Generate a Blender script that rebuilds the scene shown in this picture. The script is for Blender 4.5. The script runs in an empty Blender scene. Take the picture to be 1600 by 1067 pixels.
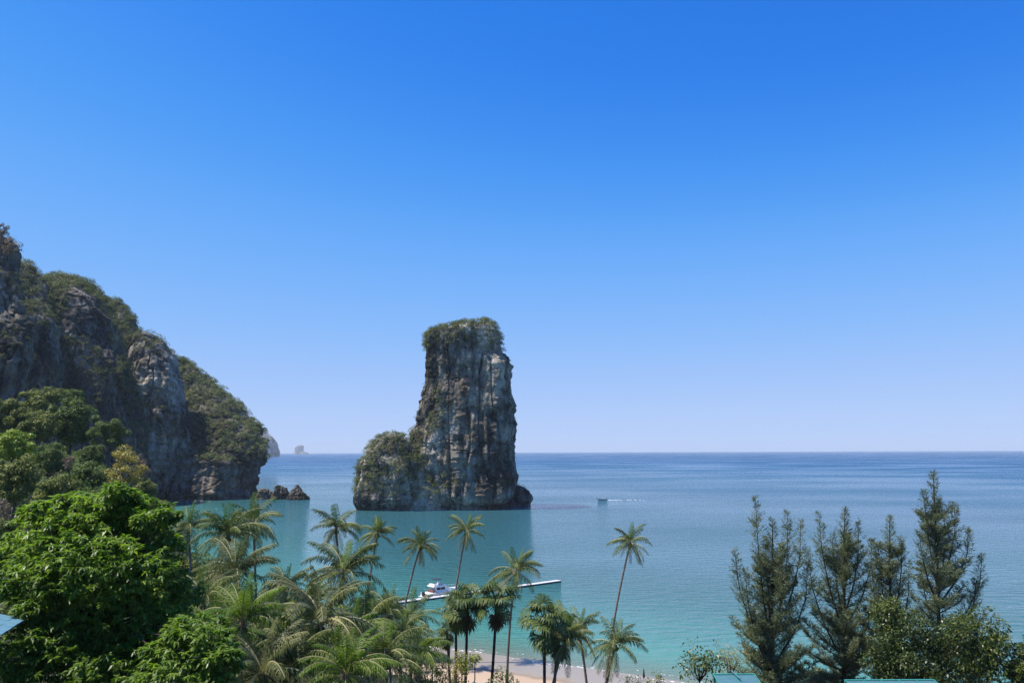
import bpy, math, random
import numpy as np
from mathutils import Vector, Matrix

rng = np.random.default_rng(7)
random.seed(7)
scene = bpy.context.scene
col = scene.collection

# ------------------------------------------------------------------ camera
H = 35.0                       # metres above the water
FPX = 1244.4                   # focal length in photo pixels (1600 wide) = 28 mm
PITCH = math.atan((705.0 - 533.5) / FPX)
ROLL = math.radians(0.2)
fwd = Vector((0, math.cos(PITCH), math.sin(PITCH)))
upv = Vector((0, -math.sin(PITCH), math.cos(PITCH)))
rgt = Vector((1, 0, 0))
R3 = Matrix.Rotation(ROLL, 3, fwd)
rgt = R3 @ rgt
upv = R3 @ upv
cam_data = bpy.data.cameras.new('camera')
cam_data.lens = 28.0
cam_data.sensor_width = 36.0
cam_data.clip_start = 0.5
cam_data.clip_end = 90000
cam = bpy.data.objects.new('camera', cam_data)
col.objects.link(cam)
m3 = Matrix((rgt, upv, -fwd)).transposed()
cam.matrix_world = Matrix.Translation((0, 0, H)) @ m3.to_4x4()
scene.camera = cam


def ray(px, py):
    d = rgt * ((px - 800) / FPX) + upv * ((533.5 - py) / FPX) + fwd
    return d / d.y


def at(px, py, Y):
    return Vector((0, 0, H)) + ray(px, py) * Y


def ground(px, py, z=0.0):
    d = ray(px, py)
    return Vector((0, 0, H)) + d * ((z - H) / d.z)


# ------------------------------------------------------------------ sky, sun, exposure
SUN_EL = math.radians(63)
SUN_AZ = math.radians(-97)      # measured from +Y towards +X
to_sun = Vector((math.sin(SUN_AZ) * math.cos(SUN_EL), math.cos(SUN_AZ) * math.cos(SUN_EL), math.sin(SUN_EL)))
world = bpy.data.worlds.new('World')
scene.world = world
world.use_nodes = True
wn, wl = world.node_tree.nodes, world.node_tree.links
wn.clear()
w_out = wn.new('ShaderNodeOutputWorld')
w_bg = wn.new('ShaderNodeBackground')
w_sky = wn.new('ShaderNodeTexSky')
w_sky.sky_type = 'NISHITA'
w_sky.sun_disc = False
w_sky.sun_elevation = SUN_EL
w_sky.sun_rotation = SUN_AZ
w_sky.altitude = 0
w_sky.air_density = 0.7
w_sky.dust_density = 0.0
w_sky.ozone_density = 3.0
# photographic grade of the sky: one tone curve per channel
w_gam = wn.new('ShaderNodeVectorMath')
w_gam.operation = 'SCALE'
w_gam.inputs['Scale'].default_value = 0.1
w_cur = wn.new('ShaderNodeRGBCurve')
for ch, pts in enumerate((
        [(0, 0), (.080, .022), (.093, .039), (.111, .072), (.140, .14), (.211, .25), (.337, .37), (.627, .48), (1, .56)],
        [(0, 0), (.14, .20), (.165, .253), (.195, .325), (.244, .41), (.352, .50), (.513, .57), (.741, .64), (1, .70)],
        [(0, 0), (.20, .60), (.332, .871), (.38, .915), (.453, .955), (.584, .965), (.705, .965), (1, .97)])):
    cv = w_cur.mapping.curves[ch]
    while len(cv.points) < len(pts):
        cv.points.new(0.5, 0.5)
    for q, p in zip(cv.points, pts):
        q.location = p
        q.handle_type = 'AUTO_CLAMPED'
w_cur.mapping.update()
w_mul = wn.new('ShaderNodeVectorMath')
w_mul.operation = 'SCALE'
w_mul.inputs['Scale'].default_value = 6.88
w_tc = wn.new('ShaderNodeTexCoord')
w_sep = wn.new('ShaderNodeSeparateXYZ')
w_max = wn.new('ShaderNodeMath')
w_max.operation = 'MAXIMUM'
w_max.inputs[1].default_value = 0.004
w_cmb = wn.new('ShaderNodeCombineXYZ')
wl.new(w_tc.outputs['Generated'], w_sep.inputs[0])
wl.new(w_sep.outputs[0], w_cmb.inputs[0])
wl.new(w_sep.outputs[1], w_cmb.inputs[1])
wl.new(w_sep.outputs[2], w_max.inputs[0])
wl.new(w_max.outputs[0], w_cmb.inputs[2])
wl.new(w_cmb.outputs[0], w_sky.inputs[0])
wl.new(w_sky.outputs[0], w_gam.inputs[0])
wl.new(w_gam.outputs[0], w_cur.inputs['Color'])
wl.new(w_cur.outputs[0], w_mul.inputs[0])
wl.new(w_mul.outputs[0], w_bg.inputs[0])
w_bg.inputs[1].default_value = 0.10
wl.new(w_bg.outputs[0], w_out.inputs[0])

sun_data = bpy.data.lights.new('sun', 'SUN')
sun_data.energy = 5.0
sun_data.angle = math.radians(0.5)
sun_data.color = (1.0, 0.94, 0.84)
sun = bpy.data.objects.new('sun', sun_data)
col.objects.link(sun)
sun.rotation_euler = to_sun.to_track_quat('Z', 'Y').to_euler()
sun.location = (0, 0, 300)

scene.view_settings.view_transform = 'Standard'
scene.view_settings.look = 'None'
scene.view_settings.exposure = 0.54
scene.view_settings.gamma = 1.0
scene.view_settings.use_curve_mapping = False
scene.cycles.use_denoising = True
scene.cycles.denoising_prefilter = 'NONE'
scene.cycles.use_adaptive_sampling = False
scene.cycles.max_bounces = 8
scene.cycles.transparent_max_bounces = 12
scene.cycles.volume_bounces = 0
scene.cycles.sample_clamp_indirect = 4.0

HAZE_DENSITY = 4.5e-5

# ------------------------------------------------------------------ helpers


def _hash(ix, iy, iz, seed):
    h = (ix.astype(np.int64) * 374761393 + iy.astype(np.int64) * 668265263 + iz.astype(np.int64) * 2147483647 + seed * 1274126177)
    h = (h ^ (h >> 13)) * 1274126177
    h = h ^ (h >> 16)
    return (h & 0xFFFFFF).astype(np.float64) / float(0xFFFFFF)


def vnoise(p, seed=0):
    p = np.asarray(p, float)
    i = np.floor(p).astype(np.int64)
    f = p - i
    f = f * f * f * (f * (f * 6 - 15) + 10)
    r = 0
    for dx in (0, 1):
        for dy in (0, 1):
            for dz in (0, 1):
                w = (f[:, 0] if dx else 1 - f[:, 0]) * (f[:, 1] if dy else 1 - f[:, 1]) * (f[:, 2] if dz else 1 - f[:, 2])
                r = r + w * _hash(i[:, 0] + dx, i[:, 1] + dy, i[:, 2] + dz, seed)
    return r * 2 - 1


def fbm(p, octaves=4, seed=0):
    p = np.asarray(p, float)
    a, t, r = 1.0, 0.0, 0
    for k in range(octaves):
        r = r + a * vnoise(p, seed + k * 17)
        t += a
        a *= 0.5
        p = p * 2.03 + 11.7
    return r / t


def sstep(a, b, x):
    t = np.clip((np.asarray(x, float) - a) / (b - a), 0, 1)
    return t * t * (3 - 2 * t)


def mesh_np(name, V, faces_flat, n_per, smooth=False):
    """mesh from a vertex array and equally sized faces"""
    me = bpy.data.meshes.new(name)
    V = np.ascontiguousarray(V, dtype=np.float32)
    F = np.ascontiguousarray(faces_flat, dtype=np.int32).ravel()
    nf = len(F) // n_per
    me.vertices.add(len(V))
    me.vertices.foreach_set('co', V.ravel())
    me.loops.add(len(F))
    me.loops.foreach_set('vertex_index', F)
    me.polygons.add(nf)
    me.polygons.foreach_set('loop_start', np.arange(0, len(F), n_per, dtype=np.int32))
    try:
        me.polygons.foreach_set('loop_total', np.full(nf, n_per, dtype=np.int32))
    except Exception:
        pass
    me.update(calc_edges=True)
    if smooth:
        me.shade_smooth()
    me.validate()
    return me


def link(name, me, mat=None, parent=None, loc=None):
    o = bpy.data.objects.new(name, me)
    col.objects.link(o)
    if mat is not None and me is not None and len(me.materials) == 0:
        me.materials.append(mat)
    if parent is not None:
        o.parent = parent
    if loc is not None:
        o.location = loc
    return o


def set_mat(o, mat):
    """material on the object, so that shared meshes may differ"""
    o.material_slots[0].link = 'OBJECT'
    o.material_slots[0].material = mat


def tag(o, label=None, cat=None, group=None, kind=None):
    if label:
        o['label'] = label
    if cat:
        o['category'] = cat
    if group:
        o['group'] = group
    if kind:
        o['kind'] = kind
    return o


def empty(name, loc, label=None, cat=None, group=None):
    o = bpy.data.objects.new(name, None)
    o.empty_display_size = 0.3
    o.location = loc
    col.objects.link(o)
    return tag(o, label, cat, group)


class MB:
    """collects polygons of any size into one mesh"""

    def __init__(s):
        s.v, s.f = [], []

    def add(s, vs, fs):
        b = len(s.v)
        s.v += [tuple(v) for v in vs]
        s.f += [tuple(i + b for i in f) for f in fs]

    def box(s, c, d, ax=None):
        """box of size d centred at c, axes ax (3 vectors)"""
        c = Vector(c)
        ax = ax or (Vector((1, 0, 0)), Vector((0, 1, 0)), Vector((0, 0, 1)))
        vs = []
        for k in range(8):
            sx, sy, sz = (1 if k & 1 else -1), (1 if k & 2 else -1), (1 if k & 4 else -1)
            vs.append(c + ax[0] * (sx * d[0] / 2) + ax[1] * (sy * d[1] / 2) + ax[2] * (sz * d[2] / 2))
        s.add(vs, [(0, 2, 3, 1), (4, 5, 7, 6), (0, 1, 5, 4), (2, 6, 7, 3), (0, 4, 6, 2), (1, 3, 7, 5)])

    def tube(s, pts, rad, n=6, cap=True):
        pts = [Vector(p) for p in pts]
        if not hasattr(rad, '__len__'):
            rad = [rad] * len(pts)
        rings = []
        prev = None
        for i, p in enumerate(pts):
            t = (pts[min(i + 1, len(pts) - 1)] - pts[max(i - 1, 0)])
            if t.length < 1e-9:
                t = Vector((0, 0, 1))
            t.normalize()
            if prev is None:
                a = t.cross(Vector((0, 1, 0)) if abs(t.y) < 0.9 else Vector((1, 0, 0)))
            else:
                a = prev - t * prev.dot(t)
            a.normalize()
            prev = a
            b = t.cross(a)
            rings.append([p + (a * math.cos(2 * math.pi * k / n) + b * math.sin(2 * math.pi * k / n)) * rad[i] for k in range(n)])
        vs = [v for r in rings for v in r]
        fs = []
        for i in range(len(rings) - 1):
            for k in range(n):
                k2 = (k + 1) % n
                fs.append((i * n + k, i * n + k2, (i + 1) * n + k2, (i + 1) * n + k))
        if cap:
            fs.append(tuple(range(n - 1, -1, -1)))
            fs.append(tuple((len(rings) - 1) * n + k for k in range(n)))
        s.add(vs, fs)

    def mesh(s, name, smooth=False):
        me = bpy.data.meshes.new(name)
        me.from_pydata(s.v, [], s.f)
        me.update()
        if smooth:
            me.shade_smooth()
        return me

    def build(s, name, mat, parent=None, loc=None, smooth=False):
        return link(name, s.mesh(name, smooth), mat, parent, loc)


def unit(a):
    return a / np.maximum(np.linalg.norm(a, axis=-1, keepdims=True), 1e-9)


def rand_dirs(n, r=rng):
    return unit(r.normal(size=(n, 3)))


def leaf_arrays(P, D, N, L, W, bend=0.0):
    """diamond leaves: base P, direction D, face normal N, length L, width W; bend lowers the tip"""
    D = unit(D)
    S = unit(np.cross(D, N))
    L = np.broadcast_to(np.asarray(L, float).reshape(-1, 1), (len(P), 1))
    W = np.broadcast_to(np.asarray(W, float).reshape(-1, 1), (len(P), 1))
    mid = P + D * L * 0.45
    tip = P + D * L
    tip = tip - np.array([[0, 0, 1.0]]) * L * bend
    V = np.stack([P, mid + S * W * 0.5, tip, mid - S * W * 0.5], axis=1).reshape(-1, 3)
    F = np.arange(len(V)).reshape(-1, 4)
    return V, F


def leaf_mesh(name, P, D, N, L, W, bend=0.0):
    V, F = leaf_arrays(P, D, N, L, W, bend)
    return mesh_np(name, V, F, 4)


# ------------------------------------------------------------------ materials


def new_mat(name):
    m = bpy.data.materials.new(name)
    m.use_nodes = True
    nt = m.node_tree
    return m, nt.nodes, nt.links, nt.nodes['Principled BSDF'], nt.nodes['Material Output']


def ramp(n, stops, interp='LINEAR'):
    r = n.new('ShaderNodeValToRGB')
    r.color_ramp.interpolation = interp
    while len(r.color_ramp.elements) > 1:
        r.color_ramp.elements.remove(r.color_ramp.elements[0])
    r.color_ramp.elements[0].position = stops[0][0]
    r.color_ramp.elements[0].color = tuple(stops[0][1]) + (1,)
    for p, c in stops[1:]:
        e = r.color_ramp.elements.new(p)
        e.color = tuple(c) + (1,)
    return r


def simple(name, c, rough=0.6, metal=0.0, spec=0.5, noise=0.12, scale=3.0):
    m, n, l, b, o = new_mat(name)
    b.inputs['Roughness'].default_value = rough
    b.inputs['Metallic'].default_value = metal
    b.inputs['Specular IOR Level'].default_value = spec
    t = n.new('ShaderNodeTexNoise')
    t.inputs['Scale'].default_value = scale
    t.inputs['Detail'].default_value = 5
    g = n.new('ShaderNodeTexCoord')
    l.new(g.outputs['Object'], t.inputs['Vector'])
    r = ramp(n, [(0.3, [max(0, x * (1 - noise)) for x in c]), (0.7, [min(1, x * (1 + noise)) for x in c])])
    l.new(t.outputs['Fac'], r.inputs[0])
    l.new(r.outputs[0], b.inputs['Base Color'])
    return m


def leaf_mat(name, cols, rough=0.45, trans=0.3, spec=0.4, per='island', tcol=None, patch=0.15):
    """cols: list of leaf colours picked per leaf; a slow noise in space shifts whole branches between tones"""
    m, n, l, b, o = new_mat(name)
    geo = n.new('ShaderNodeNewGeometry')
    oi = n.new('ShaderNodeObjectInfo')
    r = ramp(n, [(i / max(1, len(cols) - 1), c) for i, c in enumerate(cols)])
    tn = n.new('ShaderNodeTexNoise')
    tn.inputs['Scale'].default_value = patch
    tn.inputs['Detail'].default_value = 2
    l.new(geo.outputs['Position'], tn.inputs['Vector'])
    mx = n.new('ShaderNodeMath')
    mx.operation = 'MULTIPLY_ADD'
    l.new(geo.outputs['Random Per Island'] if per == 'island' else oi.outputs['Random'], mx.inputs[0])
    mx.inputs[1].default_value = 0.6
    sb = n.new('ShaderNodeMath')
    sb.operation = 'MULTIPLY_ADD'
    l.new(tn.outputs['Fac'], sb.inputs[0])
    sb.inputs[1].default_value = 1.2
    sb.inputs[2].default_value = -0.4
    l.new(sb.outputs[0], mx.inputs[2])
    l.new(mx.outputs[0], r.inputs[0])
    l.new(r.outputs[0], b.inputs['Base Color'])
    b.inputs['Roughness'].default_value = rough
    b.inputs['Specular IOR Level'].default_value = spec
    tr = n.new('ShaderNodeBsdfTranslucent')
    hs = n.new('ShaderNodeMix')
    hs.data_type = 'RGBA'
    hs.blend_type = 'MULTIPLY'
    hs.inputs[0].default_value = 1.0
    l.new(r.outputs[0], hs.inputs[6])
    hs.inputs[7].default_value = (tcol or (1.5, 1.6, 0.6)) + (1,)
    l.new(hs.outputs[2], tr.inputs['Color'])
    ms = n.new('ShaderNodeMixShader')
    ms.inputs[0].default_value = trans
    l.new(b.outputs[0], ms.inputs[1])
    l.new(tr.outputs[0], ms.inputs[2])
    l.new(ms.outputs[0], o.inputs['Surface'])
    return m


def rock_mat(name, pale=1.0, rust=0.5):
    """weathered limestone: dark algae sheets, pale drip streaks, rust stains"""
    m, n, l, b, o = new_mat(name)
    geo = n.new('ShaderNodeNewGeometry')

    def noise(scale, det, rough, vec=None):
        t = n.new('ShaderNodeTexNoise')
        t.inputs['Scale'].default_value = scale
        t.inputs['Detail'].default_value = det
        t.inputs['Roughness'].default_value = rough
        l.new(vec or geo.outputs['Position'], t.inputs['Vector'])
        return t

    def math_(op, a, b_, c=None):
        q = n.new('ShaderNodeMath')
        q.operation = op
        for i, v in enumerate((a, b_, c)):
            if v is None:
                continue
            if isinstance(v, (int, float)):
                q.inputs[i].default_value = v
            else:
                l.new(v, q.inputs[i])
        return q.outputs[0]
    wob = noise(0.05, 3, 0.5)
    wv = n.new('ShaderNodeVectorMath')
    wv.operation = 'MULTIPLY_ADD'
    l.new(wob.outputs['Color'], wv.inputs[0])
    wv.inputs[1].default_value = (14, 14, 0)
    l.new(geo.outputs['Position'], wv.inputs[2])
    mp = n.new('ShaderNodeMapping')
    mp.inputs['Scale'].default_value = (0.20, 0.20, 0.03)
    l.new(wv.outputs[0], mp.inputs['Vector'])
    st = noise(1.0, 8, 0.68, mp.outputs[0])
    mid = noise(0.11, 7, 0.7)
    big = noise(0.028, 3, 0.5)
    v = math_('MULTIPLY_ADD', st.outputs['Fac'], 0.62, math_('MULTIPLY_ADD', mid.outputs['Fac'], 0.62, math_('MULTIPLY_ADD', big.outputs['Fac'], 0.7, -0.47)))
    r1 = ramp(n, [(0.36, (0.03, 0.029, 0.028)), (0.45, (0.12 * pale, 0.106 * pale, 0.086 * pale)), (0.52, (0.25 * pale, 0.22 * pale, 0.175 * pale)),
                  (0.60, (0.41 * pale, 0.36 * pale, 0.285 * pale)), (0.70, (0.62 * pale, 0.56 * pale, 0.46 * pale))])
    l.new(v, r1.inputs[0])
    ru = noise(0.06, 6, 0.6)
    rr = ramp(n, [(0.55, (0, 0, 0)), (0.70, (rust, rust, rust))])
    l.new(ru.outputs['Fac'], rr.inputs[0])
    mix = n.new('ShaderNodeMix')
    mix.data_type = 'RGBA'
    l.new(rr.outputs[0], mix.inputs[0])
    l.new(r1.outputs[0], mix.inputs[6])
    mix.inputs[7].default_value = (0.26, 0.14, 0.07, 1)
    # green film of moss and small plants in patches
    gm = noise(0.16, 8, 0.75)
    gr = ramp(n, [(0.54, (0, 0, 0)), (0.61, (0.55, 0.55, 0.55))])
    l.new(gm.outputs['Fac'], gr.inputs[0])
    mix2 = n.new('ShaderNodeMix')
    mix2.data_type = 'RGBA'
    l.new(gr.outputs[0], mix2.inputs[0])
    l.new(mix.outputs[2], mix2.inputs[6])
    mix2.inputs[7].default_value = (0.05, 0.06, 0.022, 1)
    l.new(mix2.outputs[2], b.inputs['Base Color'])
    b.inputs['Roughness'].default_value = 0.92
    b.inputs['Specular IOR Level'].default_value = 0.15
    fn = noise(0.45, 9, 0.72)
    bp = n.new('ShaderNodeBump')
    bp.inputs['Strength'].default_value = 1.0
    bp.inputs['Distance'].default_value = 2.2
    l.new(math_('ADD', fn.outputs['Fac'], math_('ADD', st.outputs['Fac'], mid.outputs['Fac'])), bp.inputs['Height'])
    l.new(bp.outputs[0], b.inputs['Normal'])
    return m


M = {}
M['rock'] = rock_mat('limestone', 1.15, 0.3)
M['rock_crag'] = rock_mat('shaded_limestone', 0.66, 0.12)  # limestone copy with the crags' shade put into its darker colour
M['rock_dark'] = rock_mat('dark_shore_rock', 0.5, 0.9)
M['rock_green_shaded'] = rock_mat('mossy_shaded_limestone', 0.7, 0.4)  # moss film, plus colour darkened as shade between the shrubs
M['rock_far'] = rock_mat('limestone_distant', 1.0, 0.0)
M['scrub'] = leaf_mat('cliff_scrub', [(0.03, 0.05, 0.016), (0.07, 0.10, 0.03), (0.13, 0.15, 0.055), (0.25, 0.23, 0.12)], trans=0.22, rough=0.7, spec=0.2, patch=0.22)
M['hill_dark'] = leaf_mat('dark_green_leaf', [(0.025, 0.05, 0.012), (0.06, 0.10, 0.022), (0.12, 0.165, 0.04), (0.21, 0.24, 0.08)], trans=0.2, rough=0.6, spec=0.2, patch=0.3)
M['hill_olive'] = leaf_mat('olive_leaf', [(0.04, 0.058, 0.014), (0.10, 0.125, 0.028), (0.18, 0.205, 0.05), (0.30, 0.29, 0.11)], trans=0.22, rough=0.6, spec=0.2, patch=0.3)
M['hill_lime'] = leaf_mat('lime_leaf', [(0.08, 0.13, 0.01), (0.16, 0.24, 0.015), (0.25, 0.32, 0.03), (0.34, 0.38, 0.06)], trans=0.3, patch=0.15)
M['hill_ochre'] = leaf_mat('ochre_leaf', [(0.13, 0.10, 0.03), (0.27, 0.22, 0.045), (0.40, 0.33, 0.07), (0.42, 0.29, 0.14)], trans=0.25, patch=0.15)
M['hill_grey'] = leaf_mat('dry_twig_leaf', [(0.09, 0.06, 0.045), (0.16, 0.11, 0.08), (0.24, 0.17, 0.12)], trans=0.15, patch=0.15)
M['big_leaf'] = leaf_mat('glossy_green_leaf', [(0.03, 0.072, 0.010), (0.085, 0.15, 0.02), (0.17, 0.25, 0.04), (0.29, 0.35, 0.10)], rough=0.42, trans=0.42, spec=0.4, tcol=(1.5, 1.8, 0.4), patch=0.35)
M['frond'] = leaf_mat('coconut_frond', [(0.026, 0.048, 0.012), (0.06, 0.092, 0.02), (0.115, 0.15, 0.038), (0.21, 0.225, 0.08)], rough=0.55, trans=0.2, spec=0.2, per='object', patch=0.6)
M['frond_green'] = leaf_mat('young_coconut_frond', [(0.035, 0.08, 0.01), (0.08, 0.145, 0.018), (0.14, 0.21, 0.03), (0.22, 0.28, 0.06)], rough=0.55, trans=0.3, spec=0.2, per='object', patch=0.6)
M['frond_grey'] = leaf_mat('weathered_coconut_frond', [(0.05, 0.065, 0.022), (0.10, 0.12, 0.04), (0.16, 0.17, 0.07), (0.24, 0.23, 0.11)], rough=0.55, trans=0.2, spec=0.2, per='object', patch=0.6)
M['frond_dry'] = leaf_mat('dry_brown_frond', [(0.11, 0.075, 0.045), (0.18, 0.125, 0.08), (0.27, 0.19, 0.13)], rough=0.7, trans=0.15, spec=0.2, per='object', tcol=(1.2, 1.0, 0.8), patch=0.6)
M['rachis'] = simple('pale_frond_rib', (0.30, 0.27, 0.13), 0.5, spec=0.3, noise=0.25)
M['fan'] = leaf_mat('fan_palm_leaf', [(0.025, 0.05, 0.012), (0.05, 0.085, 0.018), (0.09, 0.125, 0.03), (0.14, 0.17, 0.05)], rough=0.5, trans=0.2, spec=0.25, per='object', patch=0.8)
M['needle'] = leaf_mat('casuarina_needles', [(0.045, 0.062, 0.036), (0.095, 0.12, 0.066), (0.165, 0.19, 0.105), (0.28, 0.295, 0.18)], rough=0.65, trans=0.2, spec=0.2, patch=0.3)
M['almond'] = leaf_mat('sea_almond_leaf', [(0.025, 0.045, 0.01), (0.05, 0.08, 0.014), (0.10, 0.13, 0.025), (0.19, 0.20, 0.06)], rough=0.4, trans=0.28, spec=0.5, patch=0.5)
M['shrub_lime'] = leaf_mat('yellow_green_shrub_leaf', [(0.06, 0.09, 0.01), (0.13, 0.17, 0.018), (0.22, 0.24, 0.03), (0.32, 0.28, 0.06)], rough=0.45, trans=0.3, patch=0.7)
M['undergrowth'] = leaf_mat('undergrowth_leaf', [(0.015, 0.03, 0.008), (0.03, 0.055, 0.012), (0.06, 0.09, 0.02), (0.11, 0.12, 0.04)], trans=0.2, patch=0.3)
M['bark'] = simple('grey_brown_bark', (0.11, 0.085, 0.065), 0.9, spec=0.1, noise=0.4, scale=4)
M['palm_bark'] = simple('palm_trunk_bark', (0.17, 0.145, 0.125), 0.85, spec=0.2, noise=0.35, scale=6)
M['dark_bark'] = simple('dark_bark', (0.06, 0.045, 0.035), 0.9, spec=0.1, noise=0.4, scale=4)
M['white'] = simple('white_gelcoat', (0.78, 0.77, 0.76), 0.3, noise=0.04)
M['pontoon'] = simple('white_pontoon_plastic', (0.58, 0.56, 0.54), 0.55, noise=0.08, scale=1.5)
M['pontoon_float'] = simple('dark_pontoon_float', (0.05, 0.055, 0.06), 0.6, noise=0.3)
M['dark_glass'] = simple('tinted_window', (0.02, 0.022, 0.03), 0.12, noise=0.1)
M['dark_canvas'] = simple('navy_canvas', (0.02, 0.025, 0.05), 0.8, noise=0.2)
M['maroon'] = simple('maroon_upholstery', (0.16, 0.07, 0.06), 0.6, noise=0.2)
M['black'] = simple('black_engine', (0.02, 0.02, 0.022), 0.4, noise=0.2)
M['steel'] = simple('stainless_rail', (0.6, 0.6, 0.6), 0.25, metal=1.0, noise=0.05)
M['wood_boat'] = simple('weathered_boat_paint', (0.32, 0.29, 0.26), 0.5, noise=0.3, scale=2)
M['boat_canopy'] = simple('faded_boat_canopy', (0.55, 0.5, 0.47), 0.8, noise=0.15)
M['teal_paint'] = simple('teal_painted_frame', (0.035, 0.22, 0.18), 0.5, noise=0.2, scale=5)
M['blue_panel'] = simple('pale_blue_roof_sheet', (0.07, 0.16, 0.18), 0.45, noise=0.12, scale=2)
M['parasol'] = simple('dark_folded_canvas', (0.03, 0.022, 0.026), 0.85, noise=0.2)
M['blue_roof'] = simple('pale_blue_roof_tile', (0.08, 0.19, 0.26), 0.5, noise=0.15, scale=3)
M['cushion'] = simple('white_lounger_fabric', (0.75, 0.74, 0.72), 0.8, noise=0.05)

# ------------------------------------------------------------------ land shape
SHORE = np.array([(420, 20), (300, 32), (180, 60), (110, 86), (60, 108), (28, 127), (-10, 149), (-37, 166), (-70, 201), (-105, 245),
                  (-135, 300), (-157, 350), (-195, 430), (-250, 530), (-330, 700)], float)


def shore_dist(x, y):
    """metres inland (+) or offshore (-) of the waterline"""
    p = np.stack([np.ravel(x), np.ravel(y)], 1).astype(float)
    best = np.full(len(p), 1e18)
    sgn = np.ones(len(p))
    for a, b in zip(SHORE[:-1], SHORE[1:]):
        d = b - a
        t = np.clip(((p - a) @ d) / (d @ d), 0, 1)
        q = a + t[:, None] * d
        dd = np.sum((p - q) ** 2, 1)
        c = d[0] * (p[:, 1] - a[1]) - d[1] * (p[:, 0] - a[0])
        m = dd < best - 1e-9
        best = np.where(m, dd, best)
        sgn = np.where(m, np.where(c > 0, 1, -1), sgn)
    return (np.sqrt(best) * sgn).reshape(np.shape(x))


def terrain_z(x, y, s=None):
    x = np.asarray(x, float)
    y = np.asarray(y, float)
    if s is None:
        s = shore_dist(x, y)
    sea = np.interp(s, [-4000, -2000, -400, -100, -30, 0], [-30, -25, -11, -4.5, -1.9, 0])
    low = np.interp(s, [0, 10, 24, 45, 75, 100, 130, 300], [0, 0.5, 1.7, 4.5, 13, 19, 27, 34])
    hill = 2 + 30 * (1 - np.exp(-np.maximum(s, 0) / 15.0)) + 0.12 * s
    w = sstep(80, 240, y) * sstep(-45, -90, x)
    land = low * (1 - w) + hill * w
    n = fbm(np.stack([np.ravel(x) * 0.05, np.ravel(y) * 0.05, np.zeros(x.size)], 1), 4, 5).reshape(x.shape)
    return np.where(s < 0, sea, land + n * 1.6 * sstep(20, 50, s) + n * 0.15 * sstep(0, 10, s))


def tz(x, y):
    return float(terrain_z(np.array([x]), np.array([y]))[0])


# ground sheets: terrain and beach share one grid
gx = np.arange(-440, 321, 3.0)
gy = np.arange(-30, 701, 3.0)
GX, GY = np.meshgrid(gx, gy)
GS = shore_dist(GX, GY)
GZ = terrain_z(GX, GY, GS)
V = np.stack([GX.ravel(), GY.ravel(), GZ.ravel()], 1)
ny, nx = GX.shape
I = np.arange(ny * nx).reshape(ny, nx)
Q = np.stack([I[:-1, :-1], I[:-1, 1:], I[1:, 1:], I[1:, :-1]], -1).reshape(-1, 4)
qs = GS.ravel()[Q].mean(1)
qy = GY.ravel()[Q].mean(1)
qx = GX.ravel()[Q].mean(1)
beach_width = 24.0
is_beach = (qs > -75) & (qs < beach_width) & (qx > -20)
is_land = ~is_beach & (qs > -60)


def sub_mesh(name, V, Q):
    used, inv = np.unique(Q, return_inverse=True)
    return mesh_np(name, V[used], inv.reshape(-1, 4), 4, smooth=True)


m, n, l, b, o = new_mat('forest_floor')
geo = n.new('ShaderNodeNewGeometry')
t = n.new('ShaderNodeTexNoise')
t.inputs['Scale'].default_value = 0.35
t.inputs['Detail'].default_value = 8
l.new(geo.outputs['Position'], t.inputs['Vector'])
r = ramp(n, [(0.35, (0.018, 0.022, 0.01)), (0.55, (0.04, 0.038, 0.02)), (0.7, (0.07, 0.055, 0.035))])
l.new(t.outputs['Fac'], r.inputs[0])
l.new(r.outputs[0], b.inputs['Base Color'])
b.inputs['Roughness'].default_value = 0.95
tag(link('terrain', sub_mesh('terrain', V, Q[is_land]), m), kind='structure')

m, n, l, b, o = new_mat('beach_sand')
geo = n.new('ShaderNodeNewGeometry')
sep = n.new('ShaderNodeSeparateXYZ')
l.new(geo.outputs['Position'], sep.inputs[0])
t = n.new('ShaderNodeTexNoise')
t.inputs['Scale'].default_value = 0.22
t.inputs['Detail'].default_value = 8
l.new(geo.outputs['Position'], t.inputs['Vector'])
ad = n.new('ShaderNodeMath')
ad.operation = 'MULTIPLY_ADD'
l.new(t.outputs['Fac'], ad.inputs[0])
ad.inputs[1].default_value = 0.5
l.new(sep.outputs[2], ad.inputs[2])
mr = n.new('ShaderNodeMapRange')
mr.inputs['From Min'].default_value = 0.0
mr.inputs['From Max'].default_value = 2.2
l.new(ad.outputs[0], mr.inputs['Value'])
r = ramp(n, [(0.0, (0.26, 0.22, 0.17)), (0.33, (0.30, 0.25, 0.19)), (0.40, (0.24, 0.18, 0.125)), (0.45, (0.40, 0.29, 0.20)), (1.0, (0.46, 0.33, 0.22))])
l.new(mr.outputs[0], r.inputs[0])
l.new(r.outputs[0], b.inputs['Base Color'])
r2 = ramp(n, [(0.30, (0.35,) * 3), (0.45, (0.95,) * 3)])
l.new(mr.outputs[0], r2.inputs[0])
l.new(r2.outputs[0], b.inputs['Roughness'])
t2 = n.new('ShaderNodeTexNoise')
t2.inputs['Scale'].default_value = 2.5
t2.inputs['Detail'].default_value = 6
l.new(geo.outputs['Position'], t2.inputs['Vector'])
bp = n.new('ShaderNodeBump')
bp.inputs['Strength'].default_value = 0.35
bp.inputs['Distance'].default_value = 0.2
l.new(t2.outputs['Fac'], bp.inputs['Height'])
l.new(bp.outputs[0], b.inputs['Normal'])
tag(link('beach', sub_mesh('beach', V, Q[is_beach]), m), 'pale orange sand beach between the palms and the shallow water', kind='structure')

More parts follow.
